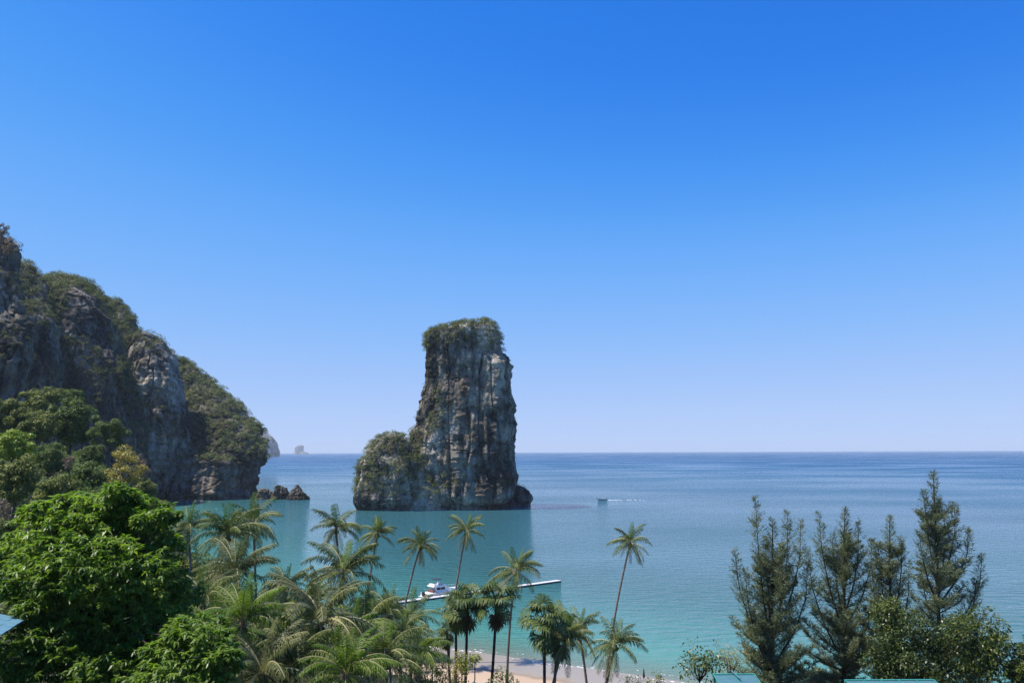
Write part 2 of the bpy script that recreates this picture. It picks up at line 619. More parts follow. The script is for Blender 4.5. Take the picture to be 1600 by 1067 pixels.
# ------------------------------------------------------------------ sea
FAR = 24000.0
ux = np.linspace(-1, 1, 221)
sx = np.sinh(ux * 7.0) / np.sinh(7.0) * FAR
uy = np.linspace(0, 1, 260)
sy = -60 + np.sinh(uy * 7.5) / np.sinh(7.5) * (FAR + 60)
SX, SY = np.meshgrid(sx, sy)
SS = shore_dist(SX, SY)
depth = np.where(SS < 0, -np.interp(SS, [-4000, -2000, -400, -100, -30, 0], [-30, -25, -11, -4.5, -1.9, 0]), 0.0)
ny, nx = SX.shape
I = np.arange(ny * nx).reshape(ny, nx)
Q = np.stack([I[:-1, :-1], I[:-1, 1:], I[1:, 1:], I[1:, :-1]], -1).reshape(-1, 4)
keep = SS.ravel()[Q].min(1) < 12
me = mesh_np('sea', np.stack([SX.ravel(), SY.ravel(), np.zeros(SX.size)], 1), Q, 4, smooth=True)
att = me.attributes.new('water_depth', 'FLOAT', 'POINT')
att.data.foreach_set('value', depth.ravel().astype(np.float32))
m, n, l, b, o = new_mat('sea_water')
geo = n.new('ShaderNodeNewGeometry')
da = n.new('ShaderNodeAttribute')
da.attribute_name = 'water_depth'
# body colour by depth: sandy shallows, turquoise bay, deep blue
lg = n.new('ShaderNodeMath')
lg.operation = 'LOGARITHM'
lg.inputs[1].default_value = 10
ad = n.new('ShaderNodeMath')
ad.inputs[1].default_value = 0.1
l.new(da.outputs['Fac'], ad.inputs[0])
l.new(ad.outputs[0], lg.inputs[0])
mr = n.new('ShaderNodeMapRange')
mr.inputs['From Min'].default_value = -1.0     # 0.1 m
mr.inputs['From Max'].default_value = 1.5      # 31 m
l.new(lg.outputs[0], mr.inputs['Value'])
body = ramp(n, [(0.0, (0.20, 0.26, 0.20)), (0.40, (0.08, 0.28, 0.24)), (0.62, (0.036, 0.122, 0.128)), (0.80, (0.027, 0.095, 0.135)), (0.92, (0.015, 0.078, 0.155)), (1.0, (0.010, 0.058, 0.145))])
l.new(mr.outputs[0], body.inputs[0])
# wind patches
mp = n.new('ShaderNodeMapping')
mp.inputs['Scale'].default_value = (0.0035, 0.008, 1)
l.new(geo.outputs['Position'], mp.inputs['Vector'])
pt = n.new('ShaderNodeTexNoise')
pt.inputs['Scale'].default_value = 1.0
pt.inputs['Detail'].default_value = 5
l.new(mp.outputs[0], pt.inputs['Vector'])
# ripples
mp2 = n.new('ShaderNodeMapping')
mp2.inputs['Scale'].default_value = (0.16, 0.42, 1)
mp2.inputs['Rotation'].default_value = (0, 0, 0.12)
l.new(geo.outputs['Position'], mp2.inputs['Vector'])
rp = n.new('ShaderNodeTexNoise')
rp.inputs['Scale'].default_value = 1.0
rp.inputs['Detail'].default_value = 4
rp.inputs['Roughness'].default_value = 0.6
l.new(mp2.outputs[0], rp.inputs['Vector'])
bp = n.new('ShaderNodeBump')
bp.inputs['Distance'].default_value = 3.0
pr = n.new('ShaderNodeMapRange')
pr.inputs['From Min'].default_value = 0.35
pr.inputs['From Max'].default_value = 0.65
pr.inputs['To Min'].default_value = 0.35
pr.inputs['To Max'].default_value = 0.9
l.new(pt.outputs['Fac'], pr.inputs['Value'])
l.new(pr.outputs[0], bp.inputs['Strength'])
l.new(rp.outputs['Fac'], bp.inputs['Height'])
b.inputs['IOR'].default_value = 1.33
b.inputs['Specular IOR Level'].default_value = 0.27
rg = ramp(n, [(0.55, (0.06,) * 3), (0.80, (0.10,) * 3), (0.93, (0.28,) * 3), (1.0, (0.36,) * 3)])
l.new(mr.outputs[0], rg.inputs[0])
rgp = n.new('ShaderNodeMath')
rgp.operation = 'MULTIPLY'
rgm = n.new('ShaderNodeMapRange')
rgm.inputs['From Min'].default_value = 0.40
rgm.inputs['From Max'].default_value = 0.60
rgm.inputs['To Min'].default_value = 0.55
rgm.inputs['To Max'].default_value = 1.3
l.new(pt.outputs['Fac'], rgm.inputs['Value'])
l.new(rg.outputs[0], rgp.inputs[0])
l.new(rgm.outputs[0], rgp.inputs[1])
l.new(rgp.outputs[0], b.inputs['Roughness'])
l.new(body.outputs[0], b.inputs['Base Color'])
l.new(bp.outputs[0], b.inputs['Normal'])
tp = n.new('ShaderNodeBsdfTransparent')
tp.inputs[0].default_value = (0.86, 0.95, 0.93, 1)
al = ramp(n, [(0.0, (0.25,) * 3), (0.3, (0.62,) * 3), (0.55, (1,) * 3)])
l.new(mr.outputs[0], al.inputs[0])
ms = n.new('ShaderNodeMixShader')
l.new(al.outputs[0], ms.inputs[0])
l.new(tp.outputs[0], ms.inputs[1])
l.new(b.outputs[0], ms.inputs[2])
l.new(ms.outputs[0], o.inputs['Surface'])
tag(link('sea', me, m), 'turquoise bay deepening to blue at the horizon', kind='structure')

# ------------------------------------------------------------------ rock columns


def rock_column(name, rows, Yc, thick, parent=None, mat=None, nth=300, nz=220, sup=2.5, amp=1.0, seed=1, zmin=-4.0, sc=1.0, notch=0.0, lean=None):
    """closed, fluted rock mass; rows = (photo y, left x, right x) of its outline, seen at distance Yc; thick = depth / width"""
    rows = sorted(rows, key=lambda r: -r[0])
    zs, xl, xr = [], [], []
    yc = []
    for py, a, b_ in rows:
        yr = Yc + (float(np.interp(-py, *lean)) if lean else 0.0)
        yc.append(yr)
        pa, pb = at(a, py, yr), at(b_, py, yr)
        zs.append((pa.z + pb.z) / 2)
        xl.append(pa.x)
        xr.append(pb.x)
    zs, xl, xr = map(np.array, (zs, xl, xr))
    if zs[0] > zmin:
        zs = np.insert(zs, 0, zmin)
        xl = np.insert(xl, 0, xl[0])
        xr = np.insert(xr, 0, xr[0])
        yc = [yc[0]] + yc
    t = np.linspace(0, 1, nz)
    z = zs[0] + (zs[-1] - zs[0]) * t
    L = np.interp(z, zs, xl)
    R = np.interp(z, zs, xr)
    wmax = np.max(R - L)
    th = np.linspace(0, 2 * np.pi, nth, endpoint=False)
    c, s = np.cos(th), np.sin(th)
    ex = 2.0 / sup
    ux_ = np.sign(c) * np.abs(c) ** ex
    uy_ = np.sign(s) * np.abs(s) ** ex
    hw = (R - L) / 2
    ht = thick * (0.45 * wmax / 2 + 0.55 * hw) * np.clip(hw / (0.25 * wmax), 0, 1) ** 0.5
    cx = (L + R) / 2
    X = cx[:, None] + hw[:, None] * ux_[None]
    Y = np.interp(z, zs, yc)[:, None] + ht[:, None] * uy_[None]
    Z = np.repeat(z[:, None], nth, 1)
    P = np.stack([X.ravel(), Y.ravel(), Z.ravel()], 1)
    nrm = np.stack([(ux_[None] / np.maximum(hw[:, None], 1)), (uy_[None] / np.maximum(ht[:, None], 1))], -1)
    nrm = nrm / np.maximum(np.linalg.norm(nrm, axis=-1, keepdims=True), 1e-9)
    nrm = nrm.reshape(-1, 2)
    k = 1.0 / sc
    d = 5.0 * fbm(P * np.array([0.045, 0.045, 0.018]) * k, 3, seed)
    fl = 1 - np.abs(fbm(P * np.array([0.16, 0.16, 0.022]) * k, 3, seed + 3)) * 2
    d = d + 1.6 * (fl - 0.55)
    d = d + 2.6 * fbm(P * np.array([0.10, 0.10, 0.09]) * k, 4, seed + 5)
    led = fbm(P * np.array([0.03, 0.03, 0.14]) * k, 3, seed + 9)
    d = d + 1.1 * np.sign(led) * np.abs(led) ** 0.6
    d = d + 0.9 * fbm(P * 0.42 * k, 3, seed + 11)
    crk = np.abs(fbm(P * np.array([0.09, 0.09, 0.014]) * k + 3.1, 3, seed + 31))
    d = d - 3.0 * np.exp(-(crk / 0.035) ** 2)
    hc = np.abs(fbm(P * np.array([0.035, 0.035, 0.11]) * k + 7.7, 3, seed + 37))
    d = d - 1.3 * np.exp(-(hc / 0.03) ** 2)
    fade = np.clip(hw / (5.0 * sc), 0.05, 1)
    fade = np.repeat(fade[:, None], nth, 1).ravel()
    d = d * amp * sc * fade
    if notch:
        d = d - notch * np.exp(-((P[:, 2] - 1.2) / 1.6) ** 2) * fade
    P[:, 0] += nrm[:, 0] * d
    P[:, 1] += nrm[:, 1] * d
    P[:, 2] += 1.0 * amp * sc * fbm(P * 0.12 * k, 3, seed + 21) * np.repeat((t[:, None] > 0.02), nth, 1).ravel()
    I = np.arange(nz * nth).reshape(nz, nth)
    J = np.roll(I, -1, 1)
    Qd = np.stack([I[:-1], J[:-1], J[1:], I[1:]], -1).reshape(-1, 4)
    # top cap
    ctr = P[I[-1]].mean(0) + np.array([0, 0, 0.5 * sc])
    P = np.vstack([P, ctr])
    ci = len(P) - 1
    cap = np.stack([I[-1], J[-1], np.full(nth, ci), np.full(nth, ci)], -1)
    me = bpy.data.meshes.new(name)
    faces = Qd.tolist() + [tuple(f[:3]) for f in cap.tolist()]
    me.from_pydata(P.tolist(), [], faces)
    me.update()
    me.shade_smooth()
    o = link(name, me, mat or M['rock'], parent)
    nv = np.empty(len(P) * 3, np.float32)
    me.vertex_normals.foreach_get('vector', nv)
    return o, P, nv.reshape(-1, 3)


def scrub_on(name, P, Nn, count, r_rng, mask, parent, mat, leaves=56, leaf=0.22, seed=3, flat=0.85, label=None):
    """shrubs rooted on a rock surface, one mesh"""
    g = np.random.default_rng(seed)
    seg = np.linalg.norm(P - np.roll(P, -1, 0), axis=1)
    seg = np.minimum(seg, np.percentile(seg, 98)) + 1e-6
    w = mask(P, Nn).clip(0, None) * seg * (1 - 0.7 * sstep(0.1, 0.5, Nn[:, 1]))
    w = w / w.sum()
    idx = g.choice(len(P), count, p=w)
    r = g.uniform(r_rng[0], r_rng[1], count) ** 1.0
    C = P[idx] + Nn[idx] * r[:, None] * 0.45 + np.array([0, 0, 0.25]) * r[:, None]
    k = leaves
    U = rand_dirs(count * k, g)
    rad = g.uniform(0.45, 1.0, (count * k, 1)) ** 0.5
    Cr = np.repeat(C, k, 0)
    rr = np.repeat(r, k)[:, None]
    U[:, 2] = np.abs(U[:, 2]) * 1.1 - 0.35
    pos = Cr + U * rad * rr * np.array([1, 1, flat])
    nn = unit(U + 0.9 * np.array([0, 0, 1]) + 0.5 * rand_dirs(count * k, g))
    D = unit(np.cross(nn, rand_dirs(count * k, g)))
    Ls = rr[:, 0] * leaf * g.uniform(0.7, 1.5, count * k)
    me = leaf_mesh(name, pos - D * Ls[:, None] * 0.5, D, nn, Ls, Ls * 0.7)
    o = link(name, me, mat, parent)
    o['kind'] = 'stuff'
    if label:
        o['label'] = label
    return o


def veg_mask(z0, z1, steep=0.2, base=0.1, sc=0.05, thr=0.0, seed=1, xfun=None):
    def f(P, N):
        n_ = fbm(P * sc, 3, seed)
        w = base + np.clip(N[:, 2] - steep, 0, 1) * 2.5
        w = w * sstep(thr - 0.15, thr + 0.2, n_) * sstep(z0, z0 + 6, P[:, 2])
        if z1:
            w = w * (1 - sstep(z1, z1 + 8, P[:, 2]))
        if xfun:
            w = w * xfun(P)
        return w + 1e-9
    return f


# --- the free standing stack
d_stack = ground(700, 797).y
root = empty('rock_island', (at(700, 797, d_stack).x, d_stack + 30, 0), 'tall grey limestone rock island standing alone in the bay', 'rock island')


def rel(root, *objs):
    """children were made in world coordinates: shift them under their root"""
    for o in objs:
        o.location = -root.location
    return objs


Yt = d_stack + 26
tower_rows = [(800.0, 655, 776), (793.0, 650, 779), (786.0, 645, 792), (775.0, 640, 805), (755.0, 636, 806), (700.0, 640, 805), (660.0, 647, 804), (640.0, 652, 803), (620.0, 659, 802),
              (602.3, 664, 802), (580.2, 667, 801), (568.8, 664, 799), (555.0, 665, 785), (535.0, 664, 781), (525.0, 667, 777), (520.0, 675, 776), (515.0, 693, 774), (510.0, 713, 770), (506.0, 731, 764), (504.0, 747, 756)]
tw, TP, TN = rock_column('tower', tower_rows, Yt, 0.8, root, nth=420, nz=320, sup=2.7, seed=4, notch=2.2)
hump_rows = [(800, 562, 655), (790, 557, 664), (775, 557, 668), (755, 558, 670), (738, 561, 672), (720, 568, 668), (704, 575, 660), (690, 584, 640), (682, 594, 630), (678, 604, 618)]
hp, HP, HN = rock_column('hump', hump_rows, d_stack + 14, 0.85, root, nth=280, nz=160, sup=2.2, seed=12, notch=1.6, amp=0.9)
hp['label'] = 'low bushy hump at the left foot of the tower'
led_rows = [(790, 758, 829), (783, 762, 831), (775, 768, 830), (767, 776, 824), (759, 786, 814), (755, 794, 804)]
lg_, LP, LN = rock_column('ledge', led_rows, d_stack + 44, 0.8, root, nth=140, nz=60, sup=2.2, seed=22, amp=0.6, notch=1.0)
rub_rows = [(799, 630, 690), (792, 634, 688), (780, 640, 684), (760, 645, 678), (735, 648, 668), (715, 650, 660)]
rb, RP, RN = rock_column('buttress', rub_rows, d_stack + 4, 0.55, root, nth=160, nz=120, sup=2.2, seed=32, amp=0.8, notch=1.0)
zt = at(700, 540, Yt).z
s1 = scrub_on('scrub', TP, TN, 640, (1.3, 2.9), veg_mask(zt - 6, None, 0.1, 0.35, 0.05, -0.5, 2), root, M['scrub'], seed=5, label='dense scrub capping the tower top')
xl_ = at(675, 650, Yt).x
s2 = scrub_on('scrub', TP, TN, 520, (1.0, 2.6), veg_mask(8, zt, 0.05, 0.2, 0.05, 0.0, 3, lambda P: 1 - sstep(xl_ - 2, xl_ + 20, P[:, 0] + 0.15 * P[:, 2] - 8)), root, M['scrub'], seed=6, label='scrub climbing the left edge of the tower')
s3 = scrub_on('scrub', TP, TN, 190, (0.6, 1.5), veg_mask(14, zt, 0.1, 0.1, 0.06, 0.15, 9), root, M['scrub'], seed=7, label='sparse tufts on the tower face')
s4 = scrub_on('scrub', HP, HN, 800, (1.2, 2.6), veg_mask(7, None, 0.0, 0.5, 0.05, -0.35, 4), root, M['scrub'], seed=8, label='thick scrub over the low hump')
s5 = scrub_on('scrub', RP, RN, 220, (1.0, 2.2), veg_mask(4, None, 0.0, 0.4, 0.06, -0.2, 5), root, M['hill_olive'], seed=9, label='greener bushes at the foot of the tower')
s6 = scrub_on('scrub', LP, LN, 30, (0.8, 1.5), veg_mask(5, None, 0.0, 0.3, 0.06, -0.2, 5), root, M['scrub'], seed=10, label='bushes on the right ledge')
rel(root, tw, hp, lg_, rb, s1, s2, s3, s4, s5, s6)

# --- headland of crags on the left
root = empty('headland', (-260, 560, 0), 'jagged limestone headland with wooded crags descending into the sea', 'cliff')
crags = []
F_rows = [(788, 240, 391), (776, 240, 398), (762, 240, 395), (745, 240, 395), (732, 240, 399), (722, 240, 405), (705, 240, 407), (690, 240, 405), (676, 240, 401), (662, 240, 392), (645, 240, 377),
          (632, 242, 366), (614, 246, 347), (598, 250, 327), (578, 255, 307), (566, 260, 293), (560, 266, 281)]
E_rows = [(790, 205, 302), (775, 200, 304), (740, 190, 303), (700, 180, 299), (660, 180, 292), (620, 190, 283), (580, 200, 272), (552, 207, 262), (534, 214, 250), (526, 219, 242), (521, 226, 236)]
D_rows = [(790, 150, 236), (700, 150, 236), (600, 150, 236), (545, 150, 230), (522, 150, 220), (504, 152, 206), (486, 155, 194), (474, 160, 184), (468, 167, 177)]
C_rows = [(790, 50, 232), (680, 50, 222), (600, 52, 203), (545, 56, 181), (500, 61, 166), (470, 67, 157), (452, 73, 147), (442, 78, 136), (436, 86, 122), (432, 95, 110)]
B_rows = [(760, -60, 100), (600, -40, 92), (500, -10, 80), (462, 0, 71), (440, 6, 62), (424, 14, 50), (414, 20, 42), (410, 26, 36)]
A_rows = [(760, -300, 44), (640, -300, 42), (610, -300, 40), (570, -300, 48), (520, -300, 46), (490, -290, 36), (450, -280, 26), (420, -270, 22), (400, -250, 20), (385, -220, 17), (377, -180, 12), (372, -120, 4)]
dd = ground(300, 783).y
cr_spec = [('F', F_rows, dd + 45, 0.9, 41, 330, 240), ('E', E_rows, dd + 28, 0.9, 52, 260, 260), ('D', D_rows, dd + 30, 1.0, 63, 240, 260), ('C', C_rows, dd - 45, 0.8, 74, 340, 280),
           ('B', B_rows, dd - 90, 0.7, 85, 260, 240), ('A', A_rows, dd - 210, 0.35, 96, 420, 220)]
CR = {}
LEAN = {'F': ([-790, -725, -640, -555], [0, 4, 55, 95]), 'E': ([-790, -640, -520], [0, 2, 8]), 'D': ([-790, -560, -465], [0, 5, 35]),
        'C': ([-790, -600, -480, -430], [0, 3, 8, 35]), 'B': ([-760, -500, -410], [0, 8, 40]), 'A': ([-760, -560, -372], [0, 5, 30])}
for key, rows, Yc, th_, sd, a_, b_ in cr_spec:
    o, P_, N_ = rock_column('crag', rows, Yc, th_, root, mat=M['rock_green_shaded'] if key == 'F' else (None if key == 'E' else M['rock_crag']), amp=1.35 if key == 'F' else 1.0, nth=a_, nz=b_, sup=2.3, seed=sd, notch=1.8 if key in 'FE' else 0, lean=LEAN[key])
    CR[key] = (P_, N_)
    crags.append(o)
crags[0]['label'] = 'bushy seaward crag with an undercut foot'
crags[1]['label'] = 'bare pale pillar with a streaked face'
crags[3]['label'] = 'rounded dome of rock toned dark with shade'
crags[5]['label'] = 'nearest grey wall at the left edge'
zF = at(330, 728, dd + 45).z
ss = [scrub_on('scrub', *CR['F'], 1500, (1.8, 4.2), veg_mask(zF, None, -0.3, 0.5, 0.04, -0.7, 1), root, M['scrub'], seed=21, leaves=110, leaf=0.18),
      scrub_on('scrub', *CR['E'], 330, (1.2, 2.6), veg_mask(30, None, 0.1, 0.06, 0.05, 0.1, 2), root, M['scrub'], seed=22),
      scrub_on('scrub', *CR['D'], 1300, (1.5, 3.2), veg_mask(25, None, 0.0, 0.25, 0.05, -0.1, 3), root, M['scrub'], seed=23, leaves=56),
      scrub_on('scrub', *CR['C'], 2400, (1.3, 3.0), veg_mask(25, None, 0.0, 0.25, 0.05, -0.15, 4), root, M['scrub'], seed=24, leaves=56),
      scrub_on('scrub', *CR['B'], 1000, (1.2, 2.8), veg_mask(30, None, 0.0, 0.2, 0.05, -0.1, 5), root, M['scrub'], seed=25, leaves=56),
      scrub_on('scrub', *CR['A'], 800, (0.9, 2.1), veg_mask(30, None, 0.05, 0.12, 0.06, 0.0, 6), root, M['scrub'], seed=26, leaves=56)]
# crowns of the small trees on the ridge lines
for key, cnt, zlo, sd in (('F', 240, 95, 31), ('E', 40, 118, 32), ('D', 90, 118, 33), ('C', 160, 128, 34), ('B', 110, 118, 35), ('A', 150, 108, 36)):
    P_, N_ = CR[key]
    zl = P_[:, 2].max() - (32 if key == 'F' else 14)
    ss.append(scrub_on('scrub', P_, N_, cnt, (1.6, 3.2), veg_mask(zl, None, -0.2, 0.4, 0.05, -0.6, sd), root, M['hill_grey'] if key == 'A' else M['scrub'], seed=sd, leaves=44))
rel(root, *crags, *ss)

# boulders off the point
for nm, rows, Yc, lab in (
        ('boulder', [(783, 448, 483), (777, 449, 482), (771, 453, 479), (765, 458, 472), (760, 460, 468), (757, 462, 466)], 0, 'large pointed brown boulder in the water off the headland'),
        ('boulder', [(783, 424, 450), (776, 424, 449), (769, 425, 449), (762, 429, 447), (758, 432, 440)], 6, 'dark blocky boulder between the headland and the pointed one'),
        ('boulder', [(783, 398, 430), (776, 400, 428), (769, 404, 424), (763, 408, 416)], 8, 'low dark boulder touching the foot of the headland')):
    d0 = ground(440, 781).y + 6 + Yc
    r_ = empty(nm, (at(sum(rows[0][1:]) / 2, 781, d0).x, d0, 0), lab, 'boulder', 'boulders off the headland')
    o, P_, N_ = rock_column('rock', rows, d0, 0.8, r_, mat=M['rock_dark'], nth=140, nz=70, sup=2.1, seed=int(200 + Yc), amp=1.1, sc=0.5)
    rel(r_, o)

# far islands
for rows, d0, lab in (
        ([(712, 380, 436), (706, 380, 436), (700, 380, 434), (690, 380, 430), (682, 384, 424), (675, 390, 416), (671, 396, 408)], 6300, 'large hazy island partly hidden behind the headland'),
        ([(709, 460, 482), (706.5, 460, 480), (705.5, 461, 474), (702, 461.5, 474), (699, 462, 474), (697, 464, 474), (695, 467, 472)], 14500, 'tiny hazy rock island on the horizon beside the headland')):
    r_ = empty('distant_island', (at((rows[0][1] + rows[0][2]) / 2, 708, d0).x, d0, 0), lab, 'island', 'hazy islands on the horizon')
    o, P_, N_ = rock_column('rock', rows, d0, 0.8, r_, mat=M['rock_far'], nth=160, nz=90, sup=2.2, seed=int(d0), amp=0.8, sc=3.5, zmin=-4)
    rel(r_, o)

# ------------------------------------------------------------------ haze (air)
mb = MB()
x0, x1, y0, y1, z0, z1 = -FAR - 500, FAR + 500, -700.0, FAR + 500, -40.0, 226.0
mb.box(((x0 + x1) / 2, (y0 + y1) / 2, (z0 + z1) / 2), (x1 - x0, y1 - y0, z1 - z0))
m = bpy.data.materials.new('air')
m.use_nodes = True
nt = m.node_tree
nt.nodes.clear()
ho = nt.nodes.new('ShaderNodeOutputMaterial')
hv = nt.nodes.new('ShaderNodeVolumePrincipled')
hv.inputs['Density'].default_value = HAZE_DENSITY
hv.inputs['Color'].default_value = (0.80, 0.90, 1.0, 1)
hv.inputs['Anisotropy'].default_value = 0.0
nt.links.new(hv.outputs[0], ho.inputs['Volume'])
tag(mb.build('haze', m), kind='stuff')

# ------------------------------------------------------------------ broadleaf trees


def unit_crown(name, seed, n_lobes=34, leaves=7000, leaf=0.075, open_=0.0):
    """crown of radius 1: leaf clumps on lobes spread over a dome"""
    g = np.random.default_rng(seed)
    c = rand_dirs(n_lobes, g)
    c = c * g.uniform(0.5, 0.9, (n_lobes, 1)) * np.where(g.random((n_lobes, 1)) < 0.2, 0.6, 1.0)
    c[:, 2] = c[:, 2] * 0.9
    r = g.uniform(0.11, 0.29, n_lobes)
    per = leaves // n_lobes
    U = rand_dirs(n_lobes * per, g)
    U[:, 2] = U[:, 2] * 0.85 + 0.15
    rad = g.uniform(0.35, 1.0, (len(U), 1)) ** 0.45
    # twigs: bunch the leaves
    P = np.repeat(c, per, 0) + U * rad * np.repeat(r, per)[:, None] * np.array([1.1, 1.1, 0.85])
    nn = unit(U * 0.8 + np.array([0, 0, 0.55]) + 0.7 * rand_dirs(len(U), g))
    D = unit(np.cross(nn, rand_dirs(len(U), g)))
    Ls = leaf * g.uniform(0.6, 1.4, len(U))
    return leaf_mesh(name, P, D, nn, Ls, Ls * 0.62, bend=0.15)


CROWNS = [unit_crown('crown', 100 + k, 46 + 9 * k, 13000, 0.075) for k in range(4)]
CROWNS_FINE = [unit_crown('crown', 140 + k, 30, 5200, 0.06) for k in range(2)]


def limb_mesh(base, top, spread, h, seed, r0=0.3):
    """trunk from base to top, forking into limbs (coordinates local to base)"""
    g = random.Random(seed)
    mb = MB()
    b = Vector((0, 0, -0.4))
    t = Vector(top) - Vector(base)
    pts = [b, b.lerp(t, 0.33) + Vector((g.uniform(-.4, .4), g.uniform(-.4, .4), 0)), b.lerp(t, 0.7) + Vector((g.uniform(-.4, .4), g.uniform(-.4, .4), 0)), t]
    mb.tube(pts, [r0 * 1.3, r0, r0 * 0.8, r0 * 0.4], 7)
    for k in range(7):
        a = k * 2.4 + g.uniform(-.5, .5)
        s = pts[2].lerp(t, g.uniform(-0.2, 0.6))
        e = t + Vector((math.cos(a) * spread * g.uniform(.45, .8), math.sin(a) * spread * g.uniform(.45, .8), h * g.uniform(-.3, .5)))
        mid = s.lerp(e, 0.5) + Vector((0, 0, h * 0.12))
        mb.tube([s, mid, e], [r0 * 0.45, r0 * 0.3, r0 * 0.1], 5)
    return mb.mesh('trunk', True)


def broad_tree(px, top, bot, wpx, Y, mat, label, group, fine=False, variant=0, name='broadleaf_tree', cat='tree', bark='bark'):
    pt, pb = at(px, top, Y), at(px, bot, Y)
    c = (pt + pb) / 2
    rx = wpx / 2 * Y / FPX * 1.06
    rz = max((pt.z - pb.z) / 2, 0.45 * wpx * Y / FPX) * 1.05
    c.z = pt.z - rz * 0.95
    gz = tz(c.x, c.y)
    root = empty(name, (c.x, c.y, min(gz, c.z - rz * 0.6)), label, cat, group)
    me = (CROWNS_FINE if fine else CROWNS)[variant % (2 if fine else 4)]
    o = link('crown', me, mat, root, Vector((0, 0, c.z)) - Vector((0, 0, root.location.z)))
    set_mat(o, M[mat] if isinstance(mat, str) else mat)
    o.scale = (rx, rx * 0.95, rz)
    o.rotation_euler = (0, 0, variant * 1.7 + px * 0.1)
    link('trunk', limb_mesh(root.location, c - Vector((0, 0, rz * 0.25)), rx, rz, px, 0.05 * rx + 0.06), M[bark], root)
    return root


for me_ in CROWNS + CROWNS_FINE:
    me_.materials.append(M['hill_dark'])

HG = 'trees on the wooded slope below the cliffs'
hill = [
    # px, top, bottom, width, Y, material, label, fine
    (66, 601, 662, 74, 285, 'hill_olive', 'highest olive tree on the slope, right under the grey wall', 0),
    (14, 614, 690, 60, 255, 'hill_olive', 'olive tree at the left edge above the lime-green tree', 0),
    (58, 634, 698, 58, 240, 'hill_olive', 'yellowish olive tree below the highest one', 0),
    (112, 616, 700, 82, 255, 'hill_dark', 'broad dark green tree in the middle of the slope', 0),
    (172, 652, 705, 56, 250, 'hill_dark', 'round dark tree standing out against the shaded cliff', 0),
    (112, 604, 640, 40, 300, 'hill_dark', 'small dark tree peeping over the broad dark green one', 0),
    (22, 664, 730, 64, 165, 'hill_lime', 'bright lime-green tree at the left edge', 0),
    (28, 706, 790, 84, 150, 'hill_olive', 'dull olive tree directly below the lime-green tree', 0),
    (96, 738, 800, 84, 140, 'hill_olive', 'low spreading olive tree just above the big glossy tree', 0),
    (192, 693, 775, 72, 200, 'hill_ochre', 'yellow ochre tree turning colour at the cliff foot', 1),
    (84, 684, 750, 56, 205, 'hill_dark', 'dark tree between the lime-green and the ochre tree', 0),
    (138, 718, 775, 56, 195, 'hill_dark', 'small dark tree touching the ochre tree on its left', 0),
    (108, 708, 735, 22, 180, 'hill_grey', 'small bare pinkish tree among the dark ones', 1),
    (146, 690, 735, 44, 225, 'hill_dark', 'dark tree behind the ochre tree, below the round dark one', 0),
    (222, 742, 786, 44, 250, 'hill_olive', 'low tree at the water end of the slope', 0),
    (218, 708, 770, 34, 260, 'hill_grey', 'dry brownish tree against the bare pillar', 1),
    (2, 768, 830, 36, 110, 'hill_grey', 'dry pinkish brown tree at the left edge beside the big glossy tree', 1),
    (4, 800, 900, 60, 95, 'hill_olive', 'olive tree at the left edge behind the big glossy tree', 0),
    (240, 772, 830, 60, 190, 'hill_olive', 'low tree at the shore behind the right side of the big glossy tree', 0),
    (285, 866, 950, 70, 110, 'hill_olive', 'bushy tree between the big glossy tree and the palms', 0),
]
for k, (px, tp_, bt, w_, Y, mt, lab, fine) in enumerate(hill):
    broad_tree(px, tp_, bt, w_, Y, mt, lab, HG, bool(fine), k)

# tree tops on the left wall
for k, (px, tp_, bt, w_, Y) in enumerate([(2, 338, 392, 30, dd - 215), (14, 366, 410, 22, dd - 205)]):
    pt = at(px, (tp_ + bt) / 2, Y)
    r_ = empty('leafless_tree', at(px, bt + 8, Y), ['bare pinkish tree at the very top of the left wall', 'small bare pinkish tree one step below the top of the left wall'][k], 'tree', 'bare trees on the left wall')
    o = link('crown', CROWNS_FINE[k], None, r_, pt - r_.location)
    set_mat(o, M['hill_grey'])
    hh = (bt - tp_) / 2 * Y / FPX
    o.scale = (w_ / 2 * Y / FPX, w_ / 2 * Y / FPX, hh)
    link('trunk', limb_mesh(r_.location, pt, hh * 0.6, hh, k + 50, 0.25), M['bark'], r_)

# ------------------------------------------------------------------ the big glossy tree, left foreground
YB = 46.0
big_lobes = [  # px, py, radius px, dY
    (165, 824, 58, 0), (122, 812, 44, 1), (212, 816, 44, 0.5), (110, 838, 60, -1.5), (215, 838, 52, 1), (60, 850, 52, 0.5), (250, 862, 34, 2), (25, 900, 44, 1), (75, 905, 60, -3), (140, 895, 66, -4), (205, 905, 58, -3),
    (250, 915, 40, 0), (120, 950, 58, -2.5), (190, 960, 60, -2), (250, 975, 46, -1), (315, 1005, 42, -2.5), (340, 1040, 34, -3), (290, 1045, 48, -3), (230, 1035, 56, -2),
    (150, 1030, 60, -1), (85, 1005, 40, -3.5), (40, 1020, 48, -4), (10, 1050, 46, -4), (90, 1060, 56, -3), (180, 1075, 60, -3), (280, 1090, 60, -2), (265, 800, 16, 2), (290, 930, 26, 2), (110, 795, 30, 2)]
gb = random.Random(3)
for k in range(46):        # ragged sprigs round the outline
    q = big_lobes[gb.randrange(0, 16)]
    aa = gb.uniform(0, 6.283)
    big_lobes.append((q[0] + math.cos(aa) * q[2] * 1.02, q[1] + math.sin(aa) * q[2] * 0.98, gb.uniform(7, 17), q[3] + gb.uniform(-2.5, 1)))
g = np.random.default_rng(77)
Ps, Ds, Ns, Ls_, Ws = [], [], [], [], []
base = at(150, 1100, YB)
gz = tz(base.x, YB)
root = empty('glossy_tree', (base.x, YB, gz), 'big bright green glossy-leaved tree filling the lower left corner', 'tree')
tr = MB()
